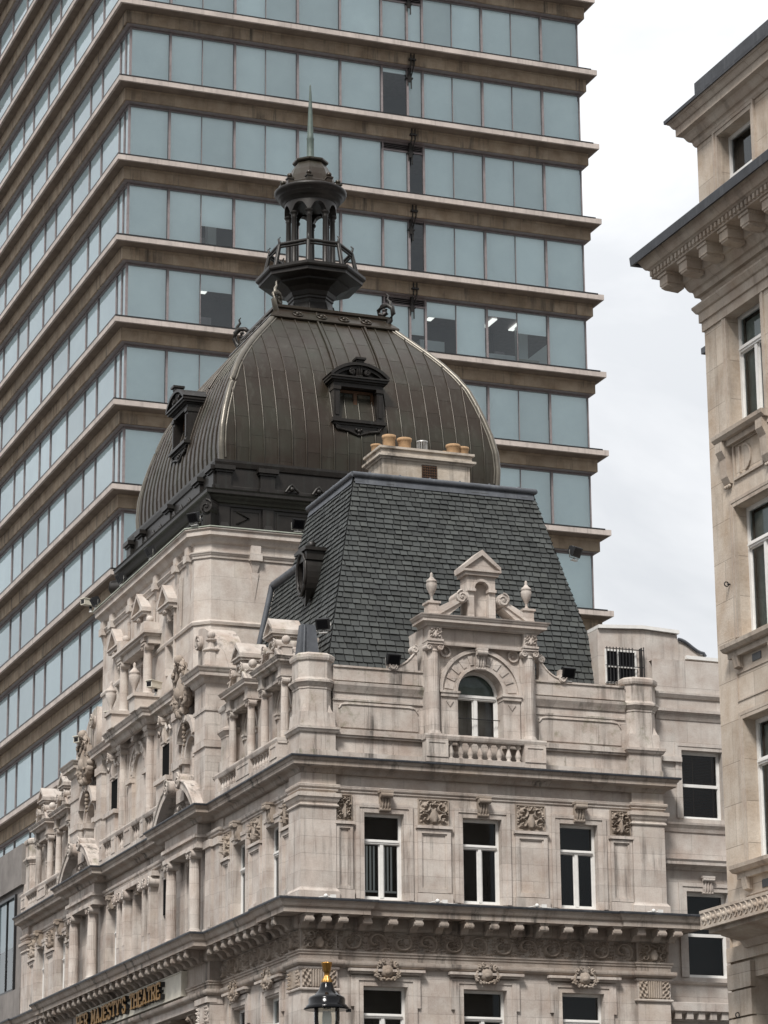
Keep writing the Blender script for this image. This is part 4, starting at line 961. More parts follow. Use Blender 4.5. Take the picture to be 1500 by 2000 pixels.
for sg in (-1, 1):
    b = MB(LEFT); column_shape(b, CEN+sg*1.65, .13, 17.25, 20.0, .135, True, .3, 1.35); b.build('column', M['stone'], TH)
for cc in (CEN-3.15, CEN+3.15):
    b = MB(LEFT); b.box(cc-.41, cc+.41, -.02, .025, 18.22, 19.24); b.build('black_screen', M['mattblack'], TH)
window(TH, LEFT, CEN-.7, CEN+.7, 17.2, 19.6, VU-.3, 18.9, True, arch=True)
rnd = random.Random(3)
for cc in (CEN-6.0, CEN+6.0):
    b = MB(LEFT); cartouche(b, cc, 20.35, 1.5, 1.7, .22, .34, 22, rnd)
    b.ball(cc, .45, 21.3, .17); b.box(cc-.55, cc+.55, -.1, .3, 20.55, 20.75)
    for sg in (-1, 1): b.tube([(cc+sg*.25, .42, 21.15), (cc+sg*.5, .4, 21.05), (cc+sg*.66, .36, 20.8), (cc+sg*.6, .36, 20.5)], .1, 6)
    for i in range(7): b.ball(cc+.05*sin(i*2.1), .26, 19.45-i*.13, .1-.008*i)
    b.build('cartouche', M['carved'], TH)
p = path(('L', 24.8, -1.5), ('L', 24.8, .28), ('L', 23.6, .28), ('L', 23.6, .1), ('L', CEN+2.1, .1), ('L', CEN+2.1, .34), ('L', CEN-2.1, .34), ('L', CEN-2.1, .1), ('L', 9.4, .1), ('L', 9.4, .28), ('L', 8.2, .28), ('L', 8.2, -1.5))
b = MB(); b.sweep(p, [(-.1, 20.12), (.02, 20.13), *cyma(.03, 20.15, .13, 20.3), (.24, 20.32), (.24, 20.42), *cyma(.25, 20.43, .33, 20.54), (.34, 20.57), (-.2, 20.62)]); b.build('terrace_cornice', M['mossy'], TH)
for cc in (8.7, 24.3):
    b = MB(LEFT); b.box(cc-.26, cc+.26, -.3, .22, 20.58, 20.75); b.lathe([(.27, 0), (.25, .1), (.2, .5), (.27, .53), (.27, .57), (.13, .62), (.1, .74), (.1, .8), (.17, .85), (.17, .89), (.06, .92)], cc, -.04, 20.7, 8, smooth=False, rot=pi/8); b.ball(cc, -.04, 21.72, .13, seg=14, rings=10); b.build('obelisk_finial', M['stone'], TH)
# curved broken pediments over the paired columns
for cc in (10.4, 22.6):
    b = MB(LEFT)
    for sg in (-1, 1):
        pts = []; R = 2.5
        for i in range(9):
            tt = i/8; x = cc+sg*(2.35-1.75*tt); z = 16.42+1.05*sin(tt*pi/2)**.9; pts.append((x, z))
        poly = [(cc+sg*2.42, 16.40)]+pts+[(pts[-1][0], pts[-1][1]-.24)]+[(x-sg*.12, z-.26) for x, z in pts[::-1][1:-1]]+[(cc+sg*2.0, 16.40)]
        b.prism(poly, -.55, .62, 'v', True); b.tube([(x, .62, z-.05) for x, z in pts], .05, 5)
        b.scroll(cc+sg*.62, 17.42, .25, -.6, .66, 1.6, -sg)
    b.box(cc-1.3, cc+1.3, -.4, .05, 16.4, 16.9)
    b.prism([(cc-1.9, 16.42), (cc-.8, 17.15), (cc+.8, 17.15), (cc+1.9, 16.42)], -.4, .22, 'v')
    for i in range(9): b.ball(cc-1.2+.3*i, .24, 16.55+.35*sin(pi*i/8), .09)
    b.build('curved_pediment', M['mossy'], TH)
# ------------------------------------------------------------------ pale stone block under the dome
BX0, BX1, BY0, BY1, CHM = .22, 11.7, 10.3, 22.1, .42
def bplan(x=0):
    return [(BX1, BY0), (BX0+CHM, BY0), (BX0, BY0+CHM), (BX0+.1, BY1-CHM), (BX0+.1+CHM, BY1), (BX1, BY1)][::-1]
BW = [13.2, 16.3, 19.4]
b = MB(); pl_ = bplan()
for (xa, ya), (xb, yb) in zip(pl_, pl_[1:]+pl_[:1]):
    if abs(xa-xb) < .2 and xa < 1: continue
    b.add([(xa, ya, 16.4), (xb, yb, 16.4), (xb, yb, 25.4), (xa, ya, 25.4)], [(0, 1, 2, 3)])
def BLK(u, v, z): return (BX0+.1*(u-BY0-CHM)/(BY1-BY0-2*CHM)-v, u, z)
b.fr = BLK; b.wall(BY0+CHM, BY1-CHM, 16.4, 25.4, 0, [(c-.36, c+.36, 21.5, 23.35) for c in BW], .34)
b.build('block_wall', M['stucco'], TH, recalc=False)
t = MB(); P = bplan()
t.sweep(P, [(-.1, 25.02), (.02, 25.04), *cyma(.03, 25.06, .2, 25.24), (.28, 25.26), (.28, 25.40), (.34, 25.44), (.34, 25.48), (-.3, 25.53)])
t.sweep(P, [(-.05, 24.58), (.04, 24.59), (.05, 24.66), *cyma(.06, 24.67, .12, 24.74), (.12, 24.78), (-.05, 24.80)]); t.sweep(P, [(-.05, 22.46), (.05, 22.48), (.07, 22.56), (.03, 22.62), (-.05, 22.62)])
def drop(fr, u, v):
    t.fr = fr; t.box(u-.16, u+.16, v-.05, v+.16, 24.8, 25.04); t.box(u-.2, u+.2, v-.05, v+.2, 24.56, 24.8)
    t.taper(u, v, 24.2, 24.56, .07, .05, .16, .12); t.add([(u-.13, v+.05, 24.2), (u+.13, v+.05, 24.2), (u, v+.02, 23.3), (u-.13, v-.02, 24.2), (u+.13, v-.02, 24.2)], [(0, 1, 2), (0, 2, 3), (1, 4, 2)])
for u in (2.05, 5.2, 8.3): drop(FRONT, u, -BY0)
for u in (11.1, 12.4, 14.75, 17.85, 20.2, 21.4): drop(BLK, u, 0)
t.fr = BLK
for i, c in enumerate(BW):
    zt = 23.55+(.45 if i == 1 else 0)
    architrave(t, c-.36, c+.36, 21.5, 23.35, 0, .15, .06); t.box(c-.62, c+.62, -.05, .12, 23.5, 23.62+(.4 if i == 1 else 0))
    console(t, c, .2, 23.2, zt, 0, .22)
    t.box(c-.62, c+.62, -.05, .26, zt, zt+.1); t.box(c-.68, c+.68, -.05, .32, zt+.1, zt+.15)
    zz = zt+.15
    for sg in (-1, 1): t.prism([(c+sg*.68, zz), (c+sg*.68, zz+.08), (c, zz+.66), (c, zz+.52), (c+sg*.52, zz)], -.05, .32, 'v')
    t.prism([(c-.52, zz), (c, zz+.5), (c+.52, zz)], -.05, .16, 'v')
    t.taper(c-1.25, .06, 22.75, 24.3, .02, .02, .05, .05)
    window(TH, BLK, c-.36, c+.36, 21.5, 23.35, -.28, 22.8, True, w=.06)
# little columned frame with urns in the middle of the block
for sg in (-1, 1):
    cc = 16.3+sg*1.45; t.box(cc-.34, cc+.34, -.05, .8, 20.55, 21.0); t.box(cc-.4, cc+.4, -.05, .86, 21.0, 21.12)
    t.box(cc-.2, cc+.2, -.05, .5, 22.85, 22.98)
    urn_shape(t, cc+sg*.2, .66, 22.98+.16, .95, .17) if False else None
    urn_shape(t, cc-sg*0+.42, .62, 21.12, 1.15, .19)
    t.box(cc-.22, cc+.22, -.05, .5, 23.12, 23.5); t.ball(cc, .25, 23.62, .13)
t.box(14.4, 18.2, -.05, .52, 22.98, 23.06); t.box(14.3, 18.3, -.05, .6, 23.06, 23.14); t.box(14.45, 18.15, -.05, .4, 22.75, 22.98)
t.build('block_trim', M['stucco'], TH)
for sg in (-1, 1):
    b = MB(BLK); column_shape(b, 16.3+sg*1.45, .3, 21.12, 22.8, .15, False, .3, 1.2); b.build('column', M['stucco'], TH)
b = MB(); b.sweep(bplan(), [(.0, 25.54), (.33, 25.49), (.365, 25.49), (.365, 25.52), (-.3, 25.6)]); b.add([(x, y, 25.56) for x, y in bplan()], [tuple(range(6))])
b.build('lead_flashing', M['palelead'], TH)
# great scroll buttresses leaning on the block
for y0, s_ in ((BY0, -1), (BY1, 1)):
    b = MB(); pts = []
    for i in range(13):
        tt = i/12; pts.append((y0+s_*(.0+1.9*tt), 22.25-1.75*(1-sqrt(max(0, 1-tt**2)))))
    poly = [(y0, 20.45)]+pts[::1]+[(y0+s_*1.9, 20.45)]
    if s_ > 0: poly = poly[::-1]
    b.fr = lambda u, v, z: (v, u, z)
    b.prism(poly, .25, 1.15, 'v', True); b.fr = lambda u, v, z: (-v, u, z)
    b.scroll(y0+s_*.30, 21.75, .24, -.4, -.14, 1.7, s_)
    b.build('scroll_buttress', M['mossy'], TH)

# ------------------------------------------------------------------ dome
DX, DY = 5.95, 15.9
prof = [(28.05, 4.75), (28.6, 4.78), (29.2, 4.74), (29.8, 4.62), (30.4, 4.45), (31.0, 4.25), (31.5, 4.06), (32.0, 3.78), (32.5, 3.44), (33.0, 3.05), (33.5, 2.62), (33.95, 2.24), (34.35, 1.92), (34.5, 1.86)]
def kz(z):
    if z <= prof[0][0]: return prof[0][1]
    for (a, k0), (b_, k1) in zip(prof, prof[1:]):
        if z <= b_:
            t_ = (z-a)/(b_-a); return k0+(k1-k0)*t_
    return prof[-1][1]
arc = [0.0]; zz = [28.05+i*(34.05-28.05)/60 for i in range(61)]
for a, b_ in zip(zz, zz[1:]): arc.append(arc[-1]+hypot(b_-a, kz(b_)-kz(a)))
def z_at(s):
    for i in range(60):
        if arc[i+1] >= s: return zz[i]+(zz[i+1]-zz[i])*(s-arc[i])/(arc[i+1]-arc[i])
    return zz[-1]
def DF(side):
    """dome face frame: t across, k out, z"""
    c_, s_ = [(1, 0), (0, 1), (-1, 0), (0, -1)][side]
    # side 0 faces -Y, 1 faces -X, 2 faces +Y, 3 faces +X
    nx, ny = [(0, -1), (-1, 0), (0, 1), (1, 0)][side]; tx, ty = [(1, 0), (0, -1), (-1, 0), (0, 1)][side]
    return lambda t_, k, z: (DX+tx*t_+nx*k, DY+ty*t_+ny*k, z)
dome_o = None
skin = MB(); seams = MB(); STEP = .475
for side in range(4):
    fr = DF(side); skin.fr = fr; seams.fr = fr; ns_ = int(4.8/STEP)+1
    for j in range(-ns_, ns_):
        x0, x1 = j*STEP, (j+1)*STEP
        s0 = -random.uniform(0, 1.0)
        while s0 < arc[-1]:
            s1 = s0+1.12+random.uniform(-.05, .05); a, e = max(0, s0), min(arc[-1], s1)
            if e-a > .03 and min(abs(x0), abs(x1)) < kz(z_at(a)):
                vs = []; n = 5
                for i in range(n+1):
                    sv = a+(e-a)*i/n; z = z_at(sv); k = kz(z); lift = .005*(1-i/n)
                    for x in (x0+.004, x1-.004): xx = max(-k, min(k, x)); vs.append((xx, k+lift, z))
                skin.add(vs, [(2*i, 2*i+1, 2*i+3, 2*i+2) for i in range(n)], True)
                skin.add([vs[0], vs[1], (vs[1][0], vs[1][1]-.03, vs[1][2]), (vs[0][0], vs[0][1]-.03, vs[0][2])], [(0, 1, 2, 3)])
            s0 = s1
    for j in range(-ns_, ns_+1):
        x = j*STEP; pts = [(x, kz(z)+.012, z) for z in zz if kz(z) > abs(x)+.02]
        if len(pts) > 2: seams.tube(pts, .03, 6)
    if side in (0, 1):       # thicker hanging straps at the crown
        for x in (-.62, 1.05): seams.tube([(x, kz(z)+.04, z) for z in zz[36:]]+[(x*.9, kz(34.45)+.06, 34.45)], .05, 6)
dome = skin.build('dome', M['copper'], TH, recalc=False)
seams.build('standing_seams', M['copper'], dome)
for sx_, sy_ in ((-1, -1), (1, -1), (-1, 1), (1, 1)):
    b = MB(); b.tube([(DX+sx_*(kz(z)-.03), DY+sy_*(kz(z)-.03), z) for z in zz+[34.2, 34.4]], .095, 10)
    for o_ in (-.2, .2): b.tube([(DX+sx_*(kz(z)-(.16 if o_ > 0 else .0)), DY+sy_*(kz(z)-(.16 if o_ < 0 else .0)), z+.0) for z in zz[1:]], .035, 5)
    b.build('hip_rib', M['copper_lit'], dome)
    # scrolled horn at the head of each rib
    b = MB(); k0 = kz(34.3)
    body = [(.0, 34.25), (.10, 34.45), (.17, 34.66), (.15, 34.86), (.03, 34.98), (-.12, 34.96), (-.21, 34.84), (-.19, 34.70), (-.08, 34.64), (.01, 34.70), (-.01, 34.81), (-.08, 34.83)]
    b.tube([(DX+sx_*(k0+r), DY+sy_*(k0+r), z) for r, z in body], .10, 8, True, .06)
    b.tube([(DX+sx_*(k0+r), DY+sy_*(k0+r), z) for r, z in ((.10, 34.9), (.10, 35.08), (.02, 35.2), (.05, 35.33), (.0, 35.4))], .07, 7, True, .02)
    b.build('horn_scroll', M['copper_lit'] if (sx_, sy_) == (-1, -1) else M['darkmetal'], dome)  # near left horn takes the copy with the highlight painted in
crown = MB()
def sq(k, z): return (k, z)
crown.lathe([(r*sqrt(2), z) for r, z in ((2.26, 33.98), (2.3, 34.02), (2.28, 34.08), (1.99, 34.38), (1.98, 34.42), (2.04, 34.46), (2.04, 34.54), (1.95, 34.58), (.5, 34.62))], DX, DY, 0, 4, rot=pi/4, smooth=False)
for side in (0, 1, 2, 3):
    crown.fr = DF(side)
    for x in (-1.3, -.45, .35, 1.15):
        n = 16; crown.tube([(x+.17*cos(2*pi*i/n), 2.17-.11*sin(2*pi*i/n)*1.0, 34.22+.11*sin(2*pi*i/n)) for i in range(n+1)], .03, 5); crown.ball(x, 2.14, 34.23, .07)
crown.fr = None
crown.build('crown_band', M['copper'], dome)

# dome dormers
def dormer(side, tc):
    fr0 = DF(side); S = .87; fr = lambda u, v, z: fr0(tc+(u-tc)*S, v, 30.3+(z-30.3)*S); b = MB(fr); ko = 4.72; kb = 3.6
    z0, z1 = 29.75, 31.05; hw = .95
    for sg in (-1, 1):
        b.box(tc+sg*.85-.12, tc+sg*.85+.12, kb, ko, z0, z1); b.box(tc+sg*.85-.15, tc+sg*.85+.15, kb, ko+.05, z1-.14, z1); b.box(tc+sg*.85-.15, tc+sg*.85+.15, kb, ko+.05, z0, z0+.1)
        b.box(tc+sg*.85-.07, tc+sg*.85+.07, ko, ko+.04, z0+.18, z1-.24)
    b.box(tc-.98, tc+.98, kb-.4, ko, z1, z1+.16); b.box(tc-1.02, tc+1.02, kb-.4, ko+.06, z1+.16, z1+.22)
    b.box(tc-1.12, tc+1.12, kb-.6, ko+.16, z1+.22, z1+.30); b.box(tc-1.16, tc+1.16, kb-.6, ko+.22, z1+.30, z1+.36)
    zc = z1+.36; R = 1.55; off = sqrt(R*R-1.12**2); a0 = atan2(off, 1.12)
    b.ring(tc, zc-off, R-.02, R+.09, kb-1.2, ko+.22, a0, pi-a0, 16); b.ring(tc, zc-off, R-.14, R-.04, kb-1, ko+.12, a0, pi-a0, 16)
    b.prism([(tc-1.1, zc)]+[(tc+(R-.1)*cos(pi-a0-(pi-2*a0)*i/12), zc-off+(R-.1)*sin(pi-a0-(pi-2*a0)*i/12)) for i in range(13)]+[(tc+1.1, zc)], kb-1, ko-.02, 'v')
    console(b, tc, .24, zc+.05, zc+.66, ko, .2); b.box(tc-.2, tc+.2, ko-.1, ko+.3, zc+.66, zc+.74)
    b.scroll(tc-.3, zc+.2, .13, ko, ko+.16, 1.4, 1); b.scroll(tc+.3, zc+.2, .13, ko, ko+.16, 1.4, -1)
    b.box(tc-1.06, tc+1.06, kb, ko+.14, z0-.12, z0); b.box(tc-.98, tc+.98, kb, ko+.04, z0-.2, z0-.12)
    pts = [(tc-.9, z0-.2), (tc-.8, z0-.36), (tc-.4, z0-.42), (tc, z0-.58), (tc+.4, z0-.42), (tc+.8, z0-.36), (tc+.9, z0-.2)]
    b.prism(pts, kb, ko-.0, 'v'); b.tube([(x, ko+.02, z) for x, z in pts], .05, 6)
    for x, z in ((-.82, -.32), (.82, -.32)): b.scroll(tc+x, z0+z, .09, ko-.05, ko+.05, 1.3, 1)
    b.ball(tc, ko+.03, z0-.42, .09); b.ball(tc-.1, ko+.03, z0-.36, .06); b.ball(tc+.1, ko+.03, z0-.36, .06); b.ball(tc, ko+.03, z0-.55, .06)
    o = b.build('dome_dormer', M['darkmetal'], dome)
    b = MB(fr); frame_rect(b, tc-.73, tc+.73, z0+.02, z1-.02, ko-.42, ko-.30, .11); b.box(tc-.07, tc+.07, ko-.42, ko-.29, z0+.1, z1-.1)
    b.box(tc-.73, tc+.73, ko-.5, ko-.02, z0, z0+.04)
    b.build('dormer_frame', M['wood'], dome)
    b = MB(fr); b.box(tc-.68, tc+.68, ko-.42, ko-.37, z0+.05, z1-.05); b.build('dormer_pane', M['leadglass'], dome)
dormer(0, -.1); dormer(1, .1); dormer(3, 0)

# dark metal drum and parapet under the dome
d = MB(); PH = 5.15
def sqpath(h): return [(DX-h, DY+h), (DX-h, DY-h), (DX+h, DY-h), (DX+h, DY+h)]
d.sweep(sqpath(5.0), [(-.3, 25.55), (.12, 25.56), (.12, 25.68), (.03, 25.74), (.03, 26.42), (.08, 26.44), (.08, 26.5), *cyma(.10, 26.52, .36, 26.74), (.40, 26.76), (.40, 26.86), (.44, 26.9), (-.02, 27.02), (-.02, 27.12), (-.05, 27.16), (-.05, 27.72), (.0, 27.76), (.04, 27.9), (.04, 27.98), (-.16, 28.04), (-.4, 28.12)], True)
for side in range(4):
    d.fr = DF(side)
    for x in (-4.75, -3.3, -.02, 3.3, 4.75):
        d.box(x-.24, x+.24, 4.8, 5.08, 27.0, 27.62); d.box(x-.29, x+.29, 4.8, 5.13, 27.0, 27.12); d.box(x-.29, x+.29, 4.8, 5.13, 27.55, 27.62); d.box(x-.34, x+.34, 4.75, 5.2, 27.62, 27.76)
        d.box(x-.18, x+.18, 4.95, 5.12, 25.75, 26.42); d.taper(x, 5.1, 25.56, 25.9, .26, .12, .1, .05)
    for x in (-2.5, -1.6, -.8, .8, 1.6, 2.5): d.ball(x, 5.1, 27.18, .09); d.tube([(x-.2, 5.08, 27.08), (x-.08, 5.1, 27.26), (x, 5.1, 27.34), (x+.1, 5.1, 27.22), (x+.25, 5.08, 27.1)], .05, 5)
    for x in (-1.65, 1.65):
        n = 18; d.tube([(x+.3*cos(2*pi*i/n), 5.04, 26.08+.3*sin(2*pi*i/n)) for i in range(n+1)], .045, 6)
        frame_rect(d, x-1.35, x+1.35, 25.78, 26.38, 4.98, 5.06, .07)
    for x in (-4.02, 4.02): frame_rect(d, x-.5, x+.5, 25.78, 26.38, 4.98, 5.06, .07); d.tube([(x-.3, 5.05, 26.3), (x+.1, 5.05, 26.1), (x-.3, 5.05, 25.88)], .035, 5)
d.fr = None
for sx_, sy_ in ((-1, -1), (1, -1), (-1, 1)):
    d.fr = (lambda sx_, sy_: lambda u, v, z: (DX+sx_*(5.2+v*.7)+u*.7*sy_, DY+sy_*(5.2+v*.7)-u*.7*sx_, z))(sx_, sy_)
    d.box(-.14, .14, -.4, .3, 25.56, 26.5); d.scroll(.0, 26.25, .24, -.1, .34, 1.4, 1)
d.fr = None
d.build('dome_drum', M['darkmetal'], TH)

# lantern on the dome
lan = MB(); R8 = 1/cos(pi/8); r8 = pi/8
lan.lathe([(r*R8*.91, z) for r, z in ((1.25, 34.55), (1.12, 34.62), (.98, 34.8), (.86, 35.05), (.78, 35.3), (.76, 35.42), (.80, 35.46), (.80, 35.52), (.84, 35.56), (.90, 35.7), (1.06, 35.84), (1.3, 35.93), (1.36, 35.95), (1.36, 36.02), (1.5, 36.06), (1.78, 36.1), (1.82, 36.12), (1.82, 36.24), (1.9, 36.27), (1.93, 36.32), (1.93, 36.42), (1.8, 36.46), (.02, 36.5))], DX, DY, 0, 8, rot=r8, smooth=False)
for k in range(8):
    a_ = r8+k*pi/4; lan.tube([(DX+r*.91*R8*cos(a_), DY+r*.91*R8*sin(a_), z) for r, z in ((1.12, 34.62), (.98, 34.8), (.86, 35.05), (.78, 35.3))], .03, 5)
lant = lan.build('lantern', M['darkmetal'], TH)
ra = MB()
vtx = [(DX+1.42*cos(r8+k*pi/4), DY+1.42*sin(r8+k*pi/4)) for k in range(8)]; vtb = [(DX+1.62*cos(r8+k*pi/4), DY+1.62*sin(r8+k*pi/4)) for k in range(8)]
for k in range(8):
    p, q = vtx[k], vtx[(k+1) % 8]
    ra.tube([(*p, 37.52), (*q, 37.52)], .065, 6); ra.tube([(*p, 37.40), (*q, 37.40)], .04, 6); ra.tube([(*vtb[k], 36.4), (*p, 37.5)], .085, 6, True, .07)
    ra.tube([(p[0], p[1], 37.55), (p[0]+(p[0]-DX)*.03, p[1]+(p[1]-DY)*.03, 37.72), (p[0]-(p[0]-DX)*.02, p[1]-(p[1]-DY)*.02, 37.8)], .05, 6, True, .025)
ra.build('lantern_rail', M['darkmetal'], lant)
for k in range(8):
    a_ = r8+k*pi/4; b = MB(); b.lathe([(.14, 36.45), (.14, 36.6), (.105, 36.66), (.10, 37.6), (.088, 38.62), (.11, 38.66), (.09, 38.7), (.13, 38.78), (.15, 38.8), (.15, 38.86)], DX+.76*cos(a_), DY+.76*sin(a_), 0, 12)
    b.build('lantern_column', M['darkmetal'], lant)
ac = MB(); n = 96; vs = []
for i in range(n):
    a_ = 2*pi*i/n; ph = ((a_-r8) % (pi/4))/(pi/4)-.5; w_ = .36
    zb = 38.86+(.30*sqrt(max(0, 1-(ph/w_)**2)) if abs(ph) < w_ else 0)
    for r in (.90, .66):
        for z in (zb, 39.42): vs.append((DX+r*cos(a_), DY+r*sin(a_), z))
fs = []
for i in range(n):
    a_, b_ = i*4, ((i+1) % n)*4; fs += [(a_, b_, b_+1, a_+1), (a_+2, a_+3, b_+3, b_+2), (a_, a_+2, b_+2, b_)]
ac.add(vs, fs, False)
ac.lathe([(.68, 39.2), (.91, 39.28), (.93, 39.3), (.93, 39.36), (1.02, 39.38), (1.06, 39.44), (1.12, 39.52), (1.14, 39.54), (1.14, 39.6), (1.22, 39.64), (1.26, 39.72), (1.26, 39.78), (1.2, 39.82), (1.0, 39.9), (.02, 39.92)], DX, DY, 0, 40)
ac.build('lantern_arcade', M['darkmetal'], lant)
cp = MB()
cp.lathe([(r*R8*(.88 if z > 40 else .95), z) for r, z in ((1.02, 39.86), (1.02, 39.98), (.96, 40.02), (.92, 40.08), (.86, 40.32), (.76, 40.58), (.62, 40.82), (.56, 40.92), (.62, 40.94), (.66, 40.98), (.66, 41.04), (.5, 41.1), (.3, 41.16), (.02, 41.18))], DX, DY, 0, 8, rot=r8, smooth=False)
for k in range(8):
    a_ = r8+k*pi/4; x, y = DX+.96*cos(a_), DY+.96*sin(a_); cp.box(x-.09, x+.09, y-.09, y+.09, 39.86, 40.08); cp.box(x-.12, x+.12, y-.12, y+.12, 40.08, 40.13); cp.ball(x, y, 40.24, .10)
cp.build('lantern_cap', M['copper'], lant)
b = MB(); b.lathe([(.17, 41.1), (.16, 41.2), (.135, 41.24), (.13, 41.85), (.14, 41.88), (.12, 41.95), (.08, 42.8), (.045, 43.5), (.03, 43.75), (.01, 43.8)], DX, DY, 0, 8); b.build('spire', M['verdigris'], lant)

for o in [lant]+list(lant.children):       # settle the lantern a little lower on its neck
    for v in o.data.vertices:
        v.co.x -= .08
        if v.co.z > 35.9:
            low = .07*(min(v.co.z, 41.1)-35.9)
            if o.name.startswith('lantern_rail'): low += .13*min(1, (v.co.z-36.3)/.6)
            if o.name.startswith('spire') and v.co.z > 41.3: low -= .2*(v.co.z-41.3)/2.5
            v.co.z -= low
rooms.build('dark_interior', M['interior'], TH, recalc=False)

# ------------------------------------------------------------------ the theatre's name board
SG = thing('name_board', 'cream sign board with raised gilded capital letters above the theatre entrance', 'sign', LEFT(16.1, .33, 11.2))
def loc_of(o): return Matrix.Translation(-o.location)
b = MB(LEFT); b.box(9.75, 22.4, .28, .46, 11.06, 11.74); frame_rect(b, 9.72, 22.43, 11.03, 11.77, .3, .49, .03)
o = b.build('board', M['cream'], SG); o.matrix_parent_inverse = loc_of(SG)
STK = {'H': [(0, 0, 0, 1), (1, 0, 1, 1), (0, .5, 1, .5)], 'E': [(0, 0, 0, 1), (0, 0, 1, 0), (0, 1, 1, 1), (0, .5, .75, .5), (1, 0, 1, .22), (1, .78, 1, 1)], 'R': [(0, 0, 0, 1), (0, 1, .75, 1), (.75, 1, 1, .87), (1, .87, 1, .65), (1, .65, .75, .5), (.75, .5, 0, .5), (.55, .5, 1, 0)],
       'M': [(0, 0, 0, 1), (0, 1, .5, .25), (.5, .25, 1, 1), (1, 1, 1, 0)], 'A': [(0, 0, .5, 1), (.5, 1, 1, 0), (.2, .36, .8, .36)], 'J': [(.8, 1, .8, .2), (.8, .2, .55, 0), (.55, 0, .25, 0), (.25, 0, .05, .2)],
       'S': [(1, .8, .75, 1), (.75, 1, .25, 1), (.25, 1, 0, .8), (0, .8, .1, .58), (.1, .58, .9, .42), (.9, .42, 1, .2), (1, .2, .75, 0), (.75, 0, .25, 0), (.25, 0, 0, .2)], 'T': [(.5, 0, .5, 1), (0, 1, 1, 1), (0, 1, 0, .8), (1, 1, 1, .8)],
       'Y': [(.5, 0, .5, .45), (.5, .45, 0, 1), (.5, .45, 1, 1)], "'": [(.5, 1, .5, .75)]}
SER = {'H': [(0, 0), (0, 1), (1, 0), (1, 1)], 'E': [(0, 0), (0, 1)], 'R': [(0, 0), (0, 1), (1, 0)], 'M': [(0, 0), (0, 1), (1, 0), (1, 1)], 'A': [(0, 0), (1, 0)], 'J': [(.8, 1)], 'T': [(.5, 0)], 'Y': [(.5, 0), (0, 1), (1, 1)]}
def lettering(side_b, face_b, text, u_left, u_right, z0, h):
    """letters read from far end to the street corner: u falls as the text runs"""
    adv = {"'": .45, ' ': .75, 'M': 1.25, 'J': .85}
    tot = sum(adv.get(c, 1.0) for c in text); sc_ = (u_left-u_right)/tot; x = 0
    for c in text:
        ad = adv.get(c, 1.0)
        if c != ' ':
            ww = ad*.66*sc_; ul = u_left-(x+.17*ad)*sc_
            for a in STK[c]:
                x0, y0, x1, y1 = ul-a[0]*ww, z0+a[1]*h, ul-a[2]*ww, z0+a[3]*h
                dx, dy = x1-x0, y1-y0; L = hypot(dx, dy) or 1
                heavy = .052 if abs(dy) > abs(dx)*.8 else .035
                nx, ny = -dy/L*heavy, dx/L*heavy; ex, ey = dx/L*.02, dy/L*.02
                q = [(x0+nx-ex, y0+ny-ey), (x1+nx+ex, y1+ny+ey), (x1-nx+ex, y1-ny+ey), (x0-nx-ex, y0-ny-ey)]
                side_b.prism(q, .46, .60, 'v'); face_b.prism(q, .601, .62, 'v')
            for sx2, sy2 in SER.get(c, []):
                cx, cy = ul-sx2*ww, z0+sy2*h+(.022 if sy2 == 0 else -.022)
                q = [(cx-.13, cy-.022), (cx+.13, cy-.022), (cx+.13, cy+.022), (cx-.13, cy+.022)]
                side_b.prism(q, .46, .60, 'v'); face_b.prism(q, .601, .625, 'v')
        x += ad
U = 21.9; unit = (21.9-11.55)/20.05
for word, width in (('HER', 3.0), ("MAJESTY'S", 8.55), ('THEATRE', 7.0)):
    s1, s2 = MB(LEFT), MB(LEFT); lettering(s1, s2, word, U, U-width*unit, 11.18, .45); U -= (width+.75)*unit
    o = s2.build('word', M['letter_gold'], SG); o.matrix_parent_inverse = loc_of(SG); s1.build('letter_sides', M['black'], o)
# ------------------------------------------------------------------ glass office tower
TW = thing('office_tower', 'tall concrete and blue glass office tower with projecting floor slabs behind the dome', 'tower', (17, 55, 0))
def tpart(b, name, mat, parent=None, **k):
    o = b.build(name, mat, parent or TW, **k)
    if parent is None: o.matrix_parent_inverse = Matrix.Translation(-TW.location)
    return o
PIT, ZS = 3.715, 54.35
TX0, TX1, TY0, TY1 = 5.5, 28.5, 40.0, 76.0
GX0, GX1, GY0 = 6.25, 28.0, 41.0
def TF(u, v, z): return (u, GY0-v, z)          # u = world x along the front glass
def TL(u, v, z): return (GX0-v, u, z)          # u = world y along the side glass
FM = [6.25, 8.08, 11.08, 14.05, 16.09, 18.1, 20.11, 23.08, 26.1, 28.0]
FTHIN = [9.57, 12.54, 21.59, 24.58]
LM = [41.0, 41.73, 42.57, 45.61, 47.67, 50.82, 53.83, 55.92, 58.93, 61.0, 64.1, 67.1, 69.2, 72.2, 75.9]
floors = list(range(-13, 7))
b = MB(); b.box(GX0+3.2, GX1-3.2, GY0+3.2, TY1-3, 0, ZS+7*PIT); tpart(b, 'core', M['office_in'])
